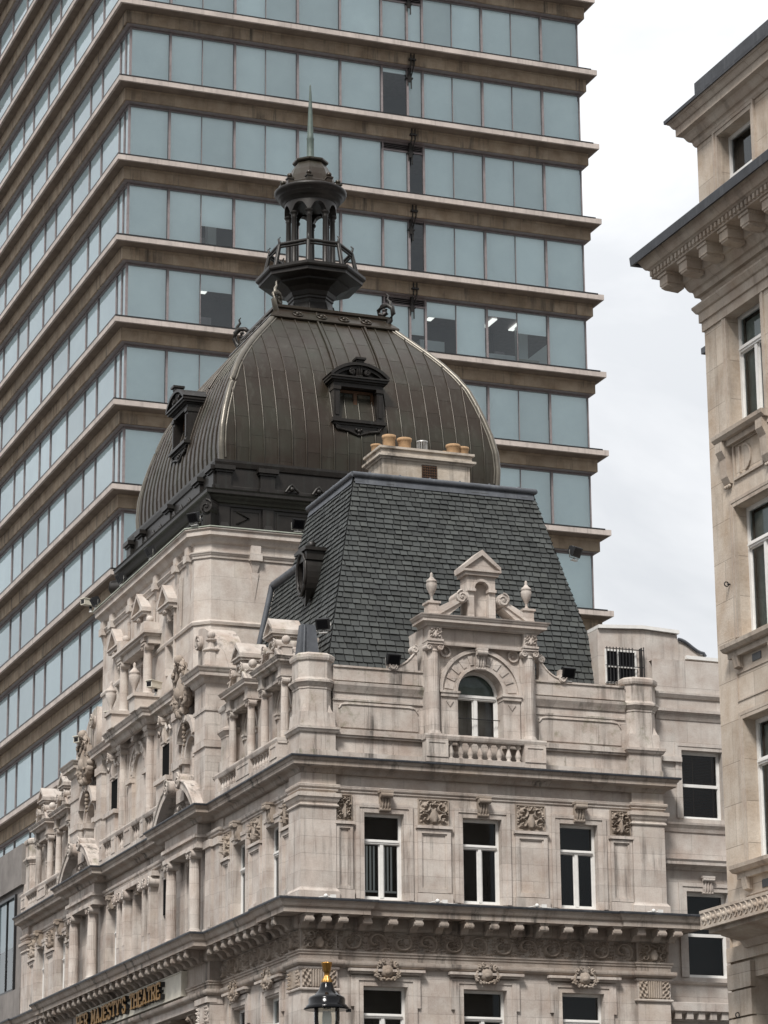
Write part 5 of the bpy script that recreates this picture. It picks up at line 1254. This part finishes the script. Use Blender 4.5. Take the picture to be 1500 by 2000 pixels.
for k in floors:
    z = ZS+k*PIT
    b = MB()
    # projecting slab with a tapering soffit
    def rect(e, zz_): return [(TX0+e, TY0+e, zz_), (TX1-e*.55, TY0+e, zz_), (TX1-e*.55, TY1, zz_), (TX0+e, TY1, zz_)]
    vs = rect(0, z)+rect(0, z-.25)+rect(.10, z-.26)+[(GX0-.34, GY0-.44, z-.31), (GX1+.2, GY0-.44, z-.31), (GX1+.2, TY1, z-.31), (GX0-.34, TY1, z-.31)]
    b.add(vs, [(0, 1, 2, 3)]+[(i+4*r, (i+1) % 4+4*r, (i+1) % 4+4*r+4, i+4*r+4) for r in range(2) for i in range(4)]); 
    o = tpart(b, 'floor_slab', M['concrete'])
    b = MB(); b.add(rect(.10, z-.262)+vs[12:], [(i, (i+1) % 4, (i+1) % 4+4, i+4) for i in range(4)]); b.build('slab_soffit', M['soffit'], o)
    b = MB(); b.box(TX0-.012, TX1-.3, TY0-.012, TY0+.06, z-.02, z+.035); b.box(TX0-.012, TX0+.06, TY0+.06, TY1, z-.02, z+.035); b.build('slab_flashing', M['black'], o)
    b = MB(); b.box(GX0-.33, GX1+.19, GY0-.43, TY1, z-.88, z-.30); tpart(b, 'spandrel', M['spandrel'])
    b = MB(); b.box(GX0-.25, GX1+.12, GY0-.35, TY1, z-.90, z-.885); b.box(GX0-.05, GX1+.05, GY0-.05, GY0+.1, z-.98, z-.905); b.box(GX0-.05, GX0+.1, GY0+.1, TY1, z-.98, z-.905)
    b.box(GX0-.04, GX1+.04, GY0-.04, GY0+.12, z+.0, z+.05)
    tpart(b, 'head_trim', M['alu'])
rest_f, rest_p, rest_b = MB(), MB(), MB()
def tower_window(fr, u0, u1, z0, z1, thin, blinds, own):
    f_ = MB(fr) if own else rest_f; p_ = MB(fr) if own else rest_p; q_ = MB(fr) if own else rest_b
    f_.fr = p_.fr = q_.fr = fr
    hw_ = .022 if fr is TL else .045; bd = .05 if fr is TL else .08
    f_.box(u0-hw_, u0+hw_, -.06, .05 if fr is TL else .07, z0, z1)
    if fr is TF and u1 > 27.9: f_.box(u1-.045, u1+.0, -.06, .06, z0, z1)
    cuts = [u0+hw_]+[x for x in thin if u0 < x < u1]+[u1-hw_]
    for x in cuts[1:-1]: f_.box(x-.014, x+.014, -.02, .02, z0, z1)
    for i, (a, e) in enumerate(zip(cuts, cuts[1:])):
        p_.pane(a, e, z0, z1, 0)
        lo = blinds[min(i, len(blinds)-1)]
        if lo is not None and lo < 1:
            zb = z0+.03+(z1-z0)*lo; gp = -.03 if fr is TL else .012; q_.add([(a+gp, -bd, zb), (e-gp, -bd, zb), (e-gp, -bd, z1), (a+gp, -bd, z1)], [(0, 1, 2, 3)])
            if lo > .01: q_.box(a+.02, e-.02, -bd-.015, -bd+.015, zb-.03, zb)
    if own:
        o = tpart(f_, 'window', M['alu']); p_.build('pane', M['towerglass'], o, recalc=False)
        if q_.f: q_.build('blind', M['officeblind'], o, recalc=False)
special = {(-1, 1): (.12, .45), (-1, 0): (.12,), (-2, 1): (0.0, .70), (-2, 6): (.72, 0.0), (-2, 7): (.86, .62), (-2, 8): (0.0,), (-1, 6): (.03, .06), (-1, 7): (.05, 0.0), (0, 2): (.04, 0.0), (-4, 2): (.0, .1), (-3, 3): (.25,), (1, 4): (.06,)}
n_own = 0
for k in floors:
    z0, z1 = ZS+(k-1)*PIT+.05, ZS+k*PIT-.90
    for j in range(9):
        own = -7 <= k <= 1
        bl_ = special.get((k-0, j), (0.0, 0.0) if random.random() > .07 else (random.choice((0, .04, .08)), 0.0))
        if j == 5:      # bay with louvre and narrow opening light
            louv = (k % 2 == 0)
            zt = z1-.42 if louv else z1
            tower_window(TF, 18.1, 19.36, z0, zt, [], (0.0,) if k != 1 else (.9,), own); tower_window(TF, 19.36, 20.11, z0, zt, [], (1,) if k in (-1, 0) else ((.45,) if k == -2 else (0.0,)), False)
            if louv:
                lv = MB(TF); lv.box(18.1, 20.11, -.12, -.08, zt, z1)
                o = tpart(lv, 'louvre', M['black']); lv = MB(TF); frame_rect(lv, 18.1, 20.11, zt-.03, z1, -.06, .05, .06)
                for i in range(4): zz_ = zt+.07+i*.085; lv.prism([(-.05, zz_+.03), (.05, zz_-.012), (.05, zz_+.0), (-.05, zz_+.045)], 18.16, 20.05, 'u')
                lv.build('louvre_blade', M['alu'], o)
            continue
        tower_window(TF, FM[j], FM[j+1], z0, z1, FTHIN, bl_, own)
    for j in range(len(LM)-1):
        own = j in (1, 2) and -8 <= k <= 0
        tower_window(TL, LM[j], LM[j+1], z0, z1, [], (0.0,) if random.random() > .1 else (random.choice((.1, .3, .02)),), own)
    # right-hand end wall
    p_ = rest_p; p_.fr = None; p_.add([(GX1, GY0, z0), (GX1, TY1, z0), (GX1, TY1, z1), (GX1, GY0, z1)], [(0, 1, 2, 3)])
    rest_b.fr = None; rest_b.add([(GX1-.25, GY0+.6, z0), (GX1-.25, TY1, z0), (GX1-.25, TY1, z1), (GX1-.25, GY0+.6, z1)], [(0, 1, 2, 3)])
rest = tpart(rest_f, 'window_grid', M['alu']); rest['kind'] = 'stuff'
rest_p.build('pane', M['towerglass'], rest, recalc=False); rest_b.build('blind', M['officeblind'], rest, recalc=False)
for k in range(-5, 3):
    b = MB(TF); z = ZS+k*PIT
    for du in (0, .16):
        b.tube([(19.36+du, .5, z-.35), (19.36+du, .5, z-.85), (19.36+du, .1, z-1.3), (19.36+du, .1, z-1.75-du)], .03, 6)
    b.box(19.27, 19.6, .3, .56, z-.68, z-.60); b.box(19.27, 19.6, .0, .14, z-1.42, z-1.36); b.box(19.36, 19.5, .08, .14, z-1.6, z-.6)
    tpart(b, 'cable_conduit', M['darkmetal'])
b = MB()       # things seen through the open panes
b.box(23.4, 24.9, GY0+1.0, GY0+1.3, ZS-3*PIT+.05, ZS-3*PIT+1.0)
b.box(20.3, 21.5, GY0+1.2, GY0+1.7, ZS-3*PIT+.0, ZS-3*PIT+1.35)
tpart(b, 'cabinet', M['whiteblind'])
b = MB(); b.box(8.3, 9.5, GY0+.13, GY0+.15, ZS-2*PIT+.5, ZS-1*PIT-1.5); tpart(b, 'white_board', M['whiteblind'])
lm, lnt, llk, lp = new_mat('office_lamp'); lp.inputs['Emission Color'].default_value = (1, .97, .9, 1); lp.inputs['Emission Strength'].default_value = .9
for k, xs_ in ((-1, (10.4,)), (-2, (10.4, 21.2, 24.0, 25.3))):
    for x in xs_:
        b = MB(); b.box(x-.12, x+.12, GY0+1.2, GY0+2.4, ZS+k*PIT-.98, ZS+k*PIT-.93); tpart(b, 'ceiling_lamp', lm)
b = MB(); b.box(25.3, 25.75, GY0+1.5, GY0+1.95, ZS-3*PIT, ZS-2*PIT-.9); b.box(10.5, 10.9, GY0+2, GY0+2.4, ZS-2*PIT, ZS-PIT-.9); tpart(b, 'column', M['whiteblind'])
for x, k in ((10.2, -3), (9.9, -2), (24.2, -3)):
    b = MB(); b.box(x-.7, x+.7, GY0+.9, GY0+1.6, ZS+k*PIT+.70, ZS+k*PIT+.74); b.box(x-.25, x+.25, GY0+1.2, GY0+1.25, ZS+k*PIT+.85, ZS+k*PIT+1.2); b.box(x-.04, x+.04, GY0+1.2, GY0+1.28, ZS+k*PIT+.74, ZS+k*PIT+.9); b.box(x-.65, x-.6, GY0+.95, GY0+1.55, ZS+k*PIT, ZS+k*PIT+.7); b.box(x+.6, x+.65, GY0+.95, GY0+1.55, ZS+k*PIT, ZS+k*PIT+.7); tpart(b, 'desk', M['alu'])
b = MB(); b.box(24.75, 25.75, GY0+.25, GY0+.55, ZS-3*PIT+.05, ZS-3*PIT+.62); tpart(b, 'cardboard_box', M['cream'])
# low wing of the tower beside the theatre
b = MB()
b.box(.5, 10, 33.45, 70, 17.75, 19.3); b.box(.5, 10, 33.35, 70, 11.6, 13.9); b.box(.75, 10, 33.6, 70, 13.9, 17.75-.25); b.box(.65, 10, 33.5, 70, 17.5, 17.75)
tpart(b, 'low_wing', M['darkconcrete'])
b = MB()
for i in range(9): y = 33.62+i*.11; b.box(.70, .76, y, y+.05, 13.9, 17.5)
b.box(.6, .74, 33.62, 34.5, 13.9, 17.5); tpart(b, 'wing_pilaster', M['darkconcrete'])
b = MB(lambda u, v, z: (.6-v, u, z)); 
for i in range(10): b.add([(34.55+3*i, .0, 13.95), (37.5+3*i, .0, 13.95), (37.5+3*i, .0, 17.45), (34.55+3*i, .0, 17.45)], [(3, 2, 1, 0)])
o = tpart(b, 'wing_pane', M['towerglass'], recalc=False)
b = MB(); b.box(.64, .66, 34.5, 65, 15.6, 17.45); b.build('blind', M['blind'], o)
b = MB(); b.box(.70, .74, 34.5, 65, 13.9, 15.6); b.build('dark_room', M['office_in'], o)
b = MB(); 
for i in range(10):
    y = 34.5+3*i; b.box(.5, .74, y-.03, y+.04, 13.9, 17.5); b.box(.56, .7, y+1.5, y+1.53, 13.9, 17.5)
b.box(.5, .74, 34.5, 65, 13.88, 13.98); b.box(.5, .74, 34.5, 65, 17.42, 17.52); tpart(b, 'wing_frame', M['black'])

# ------------------------------------------------------------------ stone office building at the right edge
OB = thing('stone_office', 'pale stone office building at the right edge with deep bracketed cornice', 'building', (8, -40, 0))
OY = -24.25
def OF(u, v, z): return (-v, OY-u, z)        # u runs towards the camera
def opart(b, name, mat, parent=None, **k):
    o = b.build(name, mat, parent or OB, **k)
    if parent is None: o.matrix_parent_inverse = Matrix.Translation(-OB.location)
    return o
rooms = MB()
WU = [(.9+3.35*i, 2.3+3.35*i) for i in range(5)]
wz = [(4.6, 7.6), (9.75, 12.45), (14.02, 16.55), (18.05, 20.4)]
b = MB(OF)
b.wall(0, 17, 8.5, 21.1, 0, [(u0, u1, z0, z1) for u0, u1 in WU for z0, z1 in wz[1:]], .42)
b.wall(-.05, 17, 0, 8.5, -.05, [(u0-.05, u1+.05, 4.4, 7.7) for u0, u1 in WU], .5)
b.wall(0, 17, 21.1, 24.6, 0, [(u0-.0, u1+.0, 22.35, 24.15) for u0, u1 in WU], .42)
b.fr = None
b.add([(0, OY, 0), (16, OY, 0), (16, OY, 24.6), (0, OY, 24.6)], [(0, 1, 2, 3)]); b.add([(0, OY-17, 0), (16, OY-17, 0), (16, OY-17, 24.6), (0, OY-17, 24.6)], [(0, 1, 2, 3)])
b.add([(16, OY, 0), (16, OY-17, 0), (16, OY-17, 24.6), (16, OY, 24.6)], [(0, 1, 2, 3)]); b.add([(0, OY, 24.62), (16, OY, 24.62), (16, OY-17, 24.62), (0, OY-17, 24.62)], [(0, 1, 2, 3)])
opart(b, 'wall', M['office'], recalc=False)
op = [(16, OY), (0, OY), (0, OY-17)]       # round the far corner
op = [(14, OY), (0, OY), (0, OY-17)]
op = op
def osweep(b, prof, e=0): b.sweep([(14, OY+e), (0-e, OY+e), (0-e, OY-17)], prof)
b = MB()
osweep(b, [(-.2, 21.0), (.02, 21.02), (.05, 21.08), (.12, 21.1), (.14, 21.2), *cyma(.16, 21.22, .32, 21.4), (.34, 21.42), (.34, 21.62), (.74, 21.64), (.74, 21.80), (.77, 21.81), *cyma(.79, 21.83, .98, 22.05), (1.0, 22.10), (-.2, 22.2)])
osweep(b, [(-.2, 20.36), (.03, 20.37), (.03, 20.55), (.07, 20.56), (.07, 20.74), (.11, 20.76), (.17, 20.86), (.17, 20.90), (-.2, 20.95)])
osweep(b, [(-.2, 24.26), (.02, 24.28), (.05, 24.33), (.06, 24.38), *cyma(.08, 24.4, .24, 24.56), (.30, 24.58), (.30, 24.72), *cyma(.31, 24.74, .42, 24.86), (.44, 24.9), (-.3, 24.98)])
mc = opart(b, 'main_cornice', M['office_trim'])
b = MB(); b.box(-.38, 14, OY-16.9, OY-.72, 24.9, 25.3); opart(b, 'parapet', M['sootlead'])
b = MB(); osweep(b, [(-.1, 22.215), (.985, 22.09), (.99, 21.99), (1.045, 21.98), (1.06, 22.16), (1.0, 22.22), (-.1, 22.34)]); osweep(b, [(-.2, 24.99), (.43, 24.91), (.475, 24.89), (.48, 24.96), (-.2, 25.05)]); b.build('lead_capping', M['sootlead'], mc)
b = MB(OF)
for i in range(110): u = -.72+.155*i; b.box(u, u+.085, .74, .79, 21.68, 21.78)
b.build('dentils', M['office_trim'], mc)
def obracket(u):
    b = MB(OF); b.box(u-.17, u+.17, .3, .68, 21.40, 21.63); b.prism([(.3, 21.41), (.67, 21.41), (.66, 21.36), (.58, 21.33), (.3, 21.31)], u-.14, u+.14, 'u'); b.box(u-.19, u+.19, .3, .71, 21.57, 21.63); return b
for i in range(18): obracket(-.35+.86*i).build('bracket', M['office_trim'], mc)
for u0, u1 in WU:
    for z0, z1 in wz[1:]:
        b = MB(OF); architrave(b, u0, u1, z0, z1, 0, .14, .025); opart(b, 'window_surround', M['office_trim'])
    b = MB(OF); architrave(b, u0, u1, 22.35, 24.15, 0, .16, .05); opart(b, 'window_surround', M['office_trim'])
    # sills with brackets and apron panels
    for zs, big in ((17.95, True), (13.85, False), (9.70, False)):
        b = MB(OF); b.prism([(-.05, zs-.02), (.0, zs-.12), (.2, zs-.10), (.26, zs-.04), (.27, zs+.03), (-.05, zs+.06)], u0-.32, u1+.32, 'u'); b.box(u0-.28, u1+.28, -.05, .12, zs-.22, zs-.11)
        if big:
            for u in (u0-.12, u1+.12):
                b.prism([(-.05, zs-.12), (.22, zs-.12), (.22, zs-.3), (.14, zs-.45), (.12, zs-.8), (.06, zs-.92), (-.05, zs-.95)], u-.13, u+.13, 'u')
                for q in (-.08, 0, .08): b.ball(u+q, .05, zs-.97, .04, seg=6, rings=4)
            frame_rect(b, u0+.1, u1-.1, zs-.92, zs-.2, -.02, .045, .05); b.ring((u0+u1)/2-.15, zs-.56, .23, .26, -.01, .04, -pi/2, pi/2, 12); b.box(u0+.35, u0+.38, -.01, .04, zs-.82, zs-.30)
        else:
            for u in (u0, u1): b.prism([(-.05, zs-.2), (.14, zs-.2), (.1, zs-.42), (-.05, zs-.46)], u-.1, u+.1, 'u')
            frame_rect(b, u0-.15, u1+.15, zs-1.05, zs-.5, -.04, .02, .03)
        opart(b, 'window_sill', M['office_trim'])
b = MB(OF)
for u0, u1 in WU:
    for zs in (13.5, 9.3):
        b.box((u0+u1)/2-.22, (u0+u1)/2+.12, -.01, .015, zs-.06, zs+.08)
opart(b, 'air_brick', M['black'])
b = MB(OF)
b.box(.62, 17, -.3, .90, 8.54, 8.86); b.box(.70, 17, -.3, .78, 8.46, 8.56); b.prism([(-.1, 8.2), (.1, 8.22), (.18, 8.34), (.55, 8.42), (.6, 8.46), (-.1, 8.46)], .75, 17, 'u')
b.box(.62, 17, .90, .92, 8.82, 8.87); b.box(.62, 17, .90, .92, 8.53, 8.58)
bal = opart(b, 'balcony', M['office_trim'])
b = MB(OF)
n = 70
for i in range(n):
    u = .78+.2*i; m_ = 10
    b.tube([(u+.075*cos(-pi/2+pi*j/m_*1.0)*1.0, .905, 8.705+.105*sin(-pi/2+pi*j/m_)) for j in range(m_+1)], .022, 5); b.ball(u-.03, .90, 8.705, .05, seg=6, rings=4)
b.build('wave_band', M['office_trim'], bal)
b = MB(OF)
for i in range(16):
    z = 7.95-.5*i
    if z < 0: break
    for u0, u1 in [(-.06, WU[0][0]-.05)]+[(WU[j][1]+.05, WU[j+1][0]-.05) for j in range(4)]: b.box(u0, u1, -.1, .05, z-.42, z+.04)
b.box(-.06, 17, -.1, .05, 8.04, 8.3)
opart(b, 'rustication', M['office'])
for u0, u1 in WU:
    for z0, z1 in wz[1:]:
        zt = z0+(z1-z0)*.70
        o = window(OB, OF, u0, u1, z0, z1, -.33, zt, True, w=.08, bars=0, blind=('curtain', z0+.1, z1-.1), deep=.55); o.matrix_parent_inverse = Matrix.Translation(-OB.location)
    o = window(OB, OF, u0, u1, 22.35, 24.15, -.30, 23.25, True, w=.075); o.matrix_parent_inverse = Matrix.Translation(-OB.location)
    o = window(OB, OF, u0-.05, u1+.05, 4.4, 7.7, -.5, 6.6, True, w=.08); o.matrix_parent_inverse = Matrix.Translation(-OB.location)
opart(rooms, 'dark_interior', M['interior'], recalc=False)
b = MB(OF)
for u, z in ((.62, 15.1), (.35, 7.05)): b.tube([(u, -.02, z), (u, .06, z)], .018, 5); b.tube([(u, .08+.045*cos(2*pi*i/10), z+.045*sin(2*pi*i/10)) for i in range(11)], .012, 5)
opart(b, 'eye_bolt', M['black'])
# bay of the far corner seen edge-on
b = MB(); b.box(.15, 3, OY-.2, OY+.22, 15.95, 16.1); b.prism([(.15, .0), (.35, .18), (1.5, .18), (1.5, 0)], 15.75, 15.95, 'z') if False else None
b.box(.05, 1.2, OY-.2, OY+.28, 20.0, 20.12)
opart(b, 'side_ledge', M['lead'])

# ------------------------------------------------------------------ building beyond the theatre's front
RB = thing('rear_building', 'pale stone building with curved parapet between the theatre and the right edge', 'building', (18, 8, 0))
def RF(u, v, z): return (u, .5-v, z)
def rpart(b, name, mat, **k):
    o = b.build(name, mat, RB, **k); o.matrix_parent_inverse = Matrix.Translation(-RB.location); return o
rooms = MB()
b = MB(RF); ops = [(11.62+3.3*i, 12.92+3.3*i, z0, z1) for i in range(4) for z0, z1 in ((15.42, 17.38), (10.95, 13.35))]
b.wall(10.8, 26, 0, 20.0, 0, ops, .3); b.fr = None
b.add([(26, .5, 0), (26, 20, 0), (26, 20, 20), (26, .5, 20)], [(0, 1, 2, 3)]); b.add([(10.8, .5, 19.95), (26, .5, 19.95), (26, 20, 19.95), (10.8, 20, 19.95)], [(0, 1, 2, 3)])
rpart(b, 'wall', M['rear'], recalc=False)
b = MB(RF)
# upper stage with its scrolled end
poly = [(8.6, 19.0), (8.6, 21.05)]; poly = [(9.2, 18.5), (9.2, 20.78), (10.6, 20.86), (11.72, 20.80), (11.74, 20.62)]+[(11.74+.8*i/8, 20.62-.36*(.5-.5*cos(pi*i/8))) for i in range(1, 9)]+[(12.6, 20.12), (14.5, 20.08), (14.5, 18.5)]
b.prism(poly, -3.0, -.18, 'v'); rpart(b, 'attic_stage', M['rear'])
b = MB(RF)
b.prism([(9.2, 20.79), (10.6, 20.87), (11.76, 20.81), (11.76, 20.91), (10.6, 20.97), (9.2, 20.89)], -3.05, -.08, 'v'); b.prism([(11.95, 20.08), (14.5, 20.04), (14.5, 20.14), (11.95, 20.18)], -3, -.06, 'v'); rpart(b, 'coping', M['white'])
b = MB(RF); b.tube([(11.74+.8*i/8, -.14, 20.66-.36*(.5-.5*cos(pi*i/8))) for i in range(9)]+[(12.6, -.14, 20.2)], .05, 6); b.prism([(9.2, 20.89), (10.55, 20.97), (10.5, 21.03), (9.8, 20.98)], -2.5, -.4, 'v'); rpart(b, 'dark_capping', M['lead'])
b = MB()
pth = [(10.85, .5), (26, .5)]
b.sweep(pth, [(-.1, 18.86), (.04, 18.88), (.1, 18.98), (.1, 19.04), (-.1, 19.08)]); b.sweep(pth, [(-.1, 18.22), (.02, 18.24), (.06, 18.34), (.12, 18.44), (.16, 18.46), (.16, 18.54), (-.1, 18.58)])
b.sweep(pth, [(-.1, 15.0), (.03, 15.02), (.06, 15.12), (.13, 15.22), (.14, 15.28), (-.1, 15.32)]); b.sweep(pth, [(-.1, 13.9), (.05, 13.94), (.1, 14.02), (.3, 14.06), (.3, 14.14), (.34, 14.2), (-.1, 14.26)]); b.sweep(pth, [(-.1, 10.72), (.06, 10.76), (.1, 10.82), (-.1, 10.86)])
b.sweep(pth, [(-.1, 9.7), (.06, 9.72), (.14, 9.9), (.36, 9.98), (.36, 10.2), (-.1, 10.28)])
rpart(b, 'string_course', M['rear'])
for i in range(4):
    b = MB(RF); architrave(b, 11.62+3.3*i, 12.92+3.3*i, 15.42, 17.38, 0, .2, .05); architrave(b, 11.62+3.3*i, 12.92+3.3*i, 10.95, 13.35, 0, .24, .06)
    b.box(11.0+3.3*i, 11.6+3.3*i, -.05, .12, 17.02, 17.16); console(b, 12.27+3.3*i, .3, 13.3, 13.72, 0, .16); rpart(b, 'window_surround', M['rear'])
b = MB(RF)
b.box(10.9, 25.5, -.02, .03, 9.75, 9.98)
for i in range(40): u = 11.0+.36*i; b.box(u, u+.2, .02, .3, 9.76, 9.97)
rpart(b, 'dentil_course', M['rear'])
for i in range(4):
    o = window(RB, RF, 11.62+3.3*i, 12.92+3.3*i, 15.42, 17.38, -.27, None, False, w=.09, sash=16.4, blind=('slat', 15.5, 17.3)); o.matrix_parent_inverse = Matrix.Translation(-RB.location)
    o = window(RB, RF, 11.62+3.3*i, 12.92+3.3*i, 10.95, 13.35, -.27, None, False, w=.10, sash=12.15); o.matrix_parent_inverse = Matrix.Translation(-RB.location)
b = MB(RF); W0, W1 = 9.75, 10.4
frame_rect(b, W0-.35, W1-.02, 19.2, 20.2, -.18, -.12, .05); b.box(W0+.02, W0+.06, -.18, -.11, 19.2, 20.2); b.box(W0-.35, W1, -.18, -.11, 19.68, 19.72); o = rpart(b, 'window', M['white'])
b = MB(RF); b.add([(W0-.3, -.165, 19.25), (W1-.05, -.165, 19.25), (W1-.05, -.165, 20.15), (W0-.3, -.165, 20.15)], [(0, 1, 2, 3)]); b.build('pane', M['gloss_black'], o)
b = MB(RF)
for i in range(9): u = W0-.35+i*.1; b.box(u-.01, u+.01, -.02, .0, 19.15, 20.25)
for z in (19.2, 19.7, 20.2): b.box(W0-.4, W1+.15, -.02, .005, z-.012, z+.012)
for u in (W1+.1,): b.box(u-.012, u+.012, -.2, 0, 19.15, 20.28); b.box(u+.05, u+.075, -.02, 0, 19.1, 20.3)
rpart(b, 'window_cage', M['black'])
rpart(rooms, 'dark_interior', M['interior'], recalc=False)

# ------------------------------------------------------------------ street lamp
LX, LY = -12.95, -38.4; LZ = 5.36
SL = thing('street_lamp', 'black street lamp with glass globe and gilded crown in front of the theatre', 'lamp', (LX, LY, 0))
def lpart(b, name, mat):
    return b.build(name, mat, SL)
b = MB(); b.lathe([(.16, 0), (.16, .8), (.1, .95), (.075, 1.2), (.06, 4.35), (.08, 4.4), (.05, 4.5), (.045, 4.6)], 0, 0, 0, 14)
lpart(b, 'post', M['gloss_black'])
b = MB()
for a_ in (radians(20), radians(200)): b.tube([(.03*cos(a_), .03*sin(a_), 4.55), (.16*cos(a_), .16*sin(a_), 4.75), (.165*cos(a_), .165*sin(a_), 5.0), (.17*cos(a_), .17*sin(a_), LZ+.06)], .022, 7)
lpart(b, 'bracket_arm', M['gloss_black'])
b = MB(); b.lathe([(.262, LZ), (.267, LZ+.02), (.25, LZ+.05), (.225, LZ+.07), (.225, LZ+.13), (.21, LZ+.155), (.15, LZ+.18), (.10, LZ+.235), (.075, LZ+.31), (.07, LZ+.33), (.02, LZ+.335)], 0, 0, 0, 36)
b.lathe([(.27, LZ-.005), (.02, LZ+.01)], 0, 0, 0, 36); b.lathe([(.26, LZ), (.285, LZ+.004), (.28, LZ+.018)], 0, 0, 0, 36); b.box(.26, .31, -.03, .03, LZ-.02, LZ+.02)
lpart(b, 'hood', M['gloss_black'])
b = MB(); b.lathe([(.155, LZ), (.16, LZ-.1), (.15, LZ-.24), (.11, LZ-.36), (.05, LZ-.42), (.01, LZ-.43)], 0, 0, 0, 28); lpart(b, 'globe', M['clearglass'])
b = MB(); b.lathe([(.05, LZ-.02), (.06, LZ-.1), (.055, LZ-.26), (.02, LZ-.3)], 0, 0, 0, 14); lpart(b, 'lamp_bulb', M['whiteblind'])
b = MB(); b.lathe([(r*.84, z) for r, z in ((.085, LZ+.32), (.085, LZ+.35), (.06, LZ+.385), (.042, LZ+.41), (.04, LZ+.455), (.055, LZ+.46), (.055, LZ+.475), (.06, LZ+.48), (.078, LZ+.56), (.084, LZ+.575), (.06, LZ+.57), (.01, LZ+.56))], 0, 0, 0, 48, 12, .10)
lpart(b, 'gilded_crown', M['gold'])

# ------------------------------------------------------------------ floodlights, cameras and cable boxes on the theatre
def floodlight(loc, label, rz, tilt=.5):
    t = thing('floodlight', label, 'floodlight', loc, 'black floodlights fixed to the theatre roof'); t.rotation_euler = (0, 0, rz)
    b = MB(); s_, c_ = sin(tilt), cos(tilt)
    b.fr = lambda u, v, z: (u, v*c_-z*s_, .30+v*s_+z*c_)
    b.box(-.17, .17, -.12, .04, -.13, .13); b.box(-.19, .19, -.16, -.10, -.15, .15)
    for i in range(6): b.box(-.16+i*.06, -.145+i*.06, .04, .09, -.11, .11)
    b.build('housing', M['black'], t)
    b = MB(); b.fr = lambda u, v, z: (u, v*c_-z*s_, .30+v*s_+z*c_); b.add([(-.15, -.162, -.12), (.15, -.162, -.12), (.15, -.162, .12), (-.15, -.162, .12)], [(0, 1, 2, 3)]); b.build('lens', M['gloss_black'], t)
    b = MB(); b.tube([(-.2, 0, .3), (-.2, 0, .08), (.2, 0, .08), (.2, 0, .3)], .016, 5); b.lathe([(.025, 0), (.025, .1)], 0, 0, 0, 8); b.box(-.12, .12, -.05, .05, 0, .03); b.build('bracket', M['galv'], t)
    return t
fl = floodlight((2.72, .16, 19.03), 'black floodlight on the parapet left of the arched dormer window', 0)
def fcopy(loc, label, rz):
    c = copy_thing(fl, loc, label, rz); c['group'] = fl['group']; return c
fcopy((7.98, .16, 19.03), 'black floodlight on the parapet right of the arched dormer window', 0)
fcopy((3.35, 9.98, 25.55), 'black floodlight on the stone cornice below the dome front beside the slate roof', 0)
fcopy((.1, 10.3, 25.55), 'black floodlight on the near corner of the stone cornice under the dome', -.9)
fcopy((8.95, 1.6, 23.0), 'black floodlight on the right edge of the slate roof', .5)
fcopy((-.05, 14.6, 25.55), 'first black floodlight along the long side cornice past the near corner', -pi/2)
fcopy((-.02, 18.2, 25.55), 'middle black floodlight along the long side cornice under the dome', -pi/2)
fcopy((.02, 21.6, 25.55), 'black floodlight at the far end of the long side cornice', -pi/2)
fcopy((.75, .25, 19.9), 'black floodlight beside the lead sheet behind the corner pier', -.6)
def camera_box(loc, label, rz):
    t = thing('security_camera', label, 'camera', loc, 'white cameras on the theatre terrace'); t.rotation_euler = (0, 0, rz)
    b = MB(); b.box(-.12, .12, -.34, .14, .22, .42); b.prism([(-.38, .42), (.18, .42), (.18, .45), (-.38, .45)], -.14, .14, 'u'); b.build('camera_body', M['cream'], t)
    b = MB(); b.box(-.09, .09, -.345, -.335, .25, .39); b.lathe([(.05, .12), (.06, .2)], 0, 0, 0, 10); b.build('camera_lens', M['gloss_black'], t)
    b = MB(); b.lathe([(.06, 0), (.05, .04), (.03, .06), (.03, .24)], 0, 0, 0, 10); b.build('camera_foot', M['white'], t)
    return t
c0 = camera_box((-.12, 13.6, 20.85), 'white security camera on the terrace nearest the carved mask', -1.0)
for loc, lab in (((-.1, 18.6, 20.85), 'white security camera on the middle of the terrace below the urns'), ((-.02, 22.9, 20.85), 'white security camera on the terrace beside the far carved mask')):
    c = copy_thing(c0, loc, lab, -1.0)
t = camera_box((.0, 22.3, 25.6), 'white camera on a bracket at the far tip of the upper cornice', -1.2); t['group'] = 'white cameras on the theatre terrace'
def cable_box(loc, label):
    t = thing('cable_box', label, 'cable box', loc, 'white cable boxes on the lower cornice ledge')
    b = MB(); b.box(-.07, .07, -.05, .05, 0, .13); b.build('box', M['white'], t)
    b = MB(); b.tube([(-.7, .05, .02), (-.45, .0, .03), (-.2, .02, .09), (-.05, 0, .06)], .014, 5); b.tube([(.05, 0, .04), (.4, .02, .03), (.6, .04, .02)], .014, 5); b.ball(-.2, 0, .09, .06); b.build('cable', M['white'], t)
    return t
k0 = cable_box((.72, -.52, 12.51), 'white cable box on the cornice ledge under the corner pier')
for x, lab in ((3.9, 'white cable box on the ledge between the left and middle windows'), (6.8, 'white cable box on the ledge between the middle and right windows'), (10.3, 'white cable box on the ledge at the right end pier')):
    copy_thing(k0, (x, -.5, 12.51), lab)
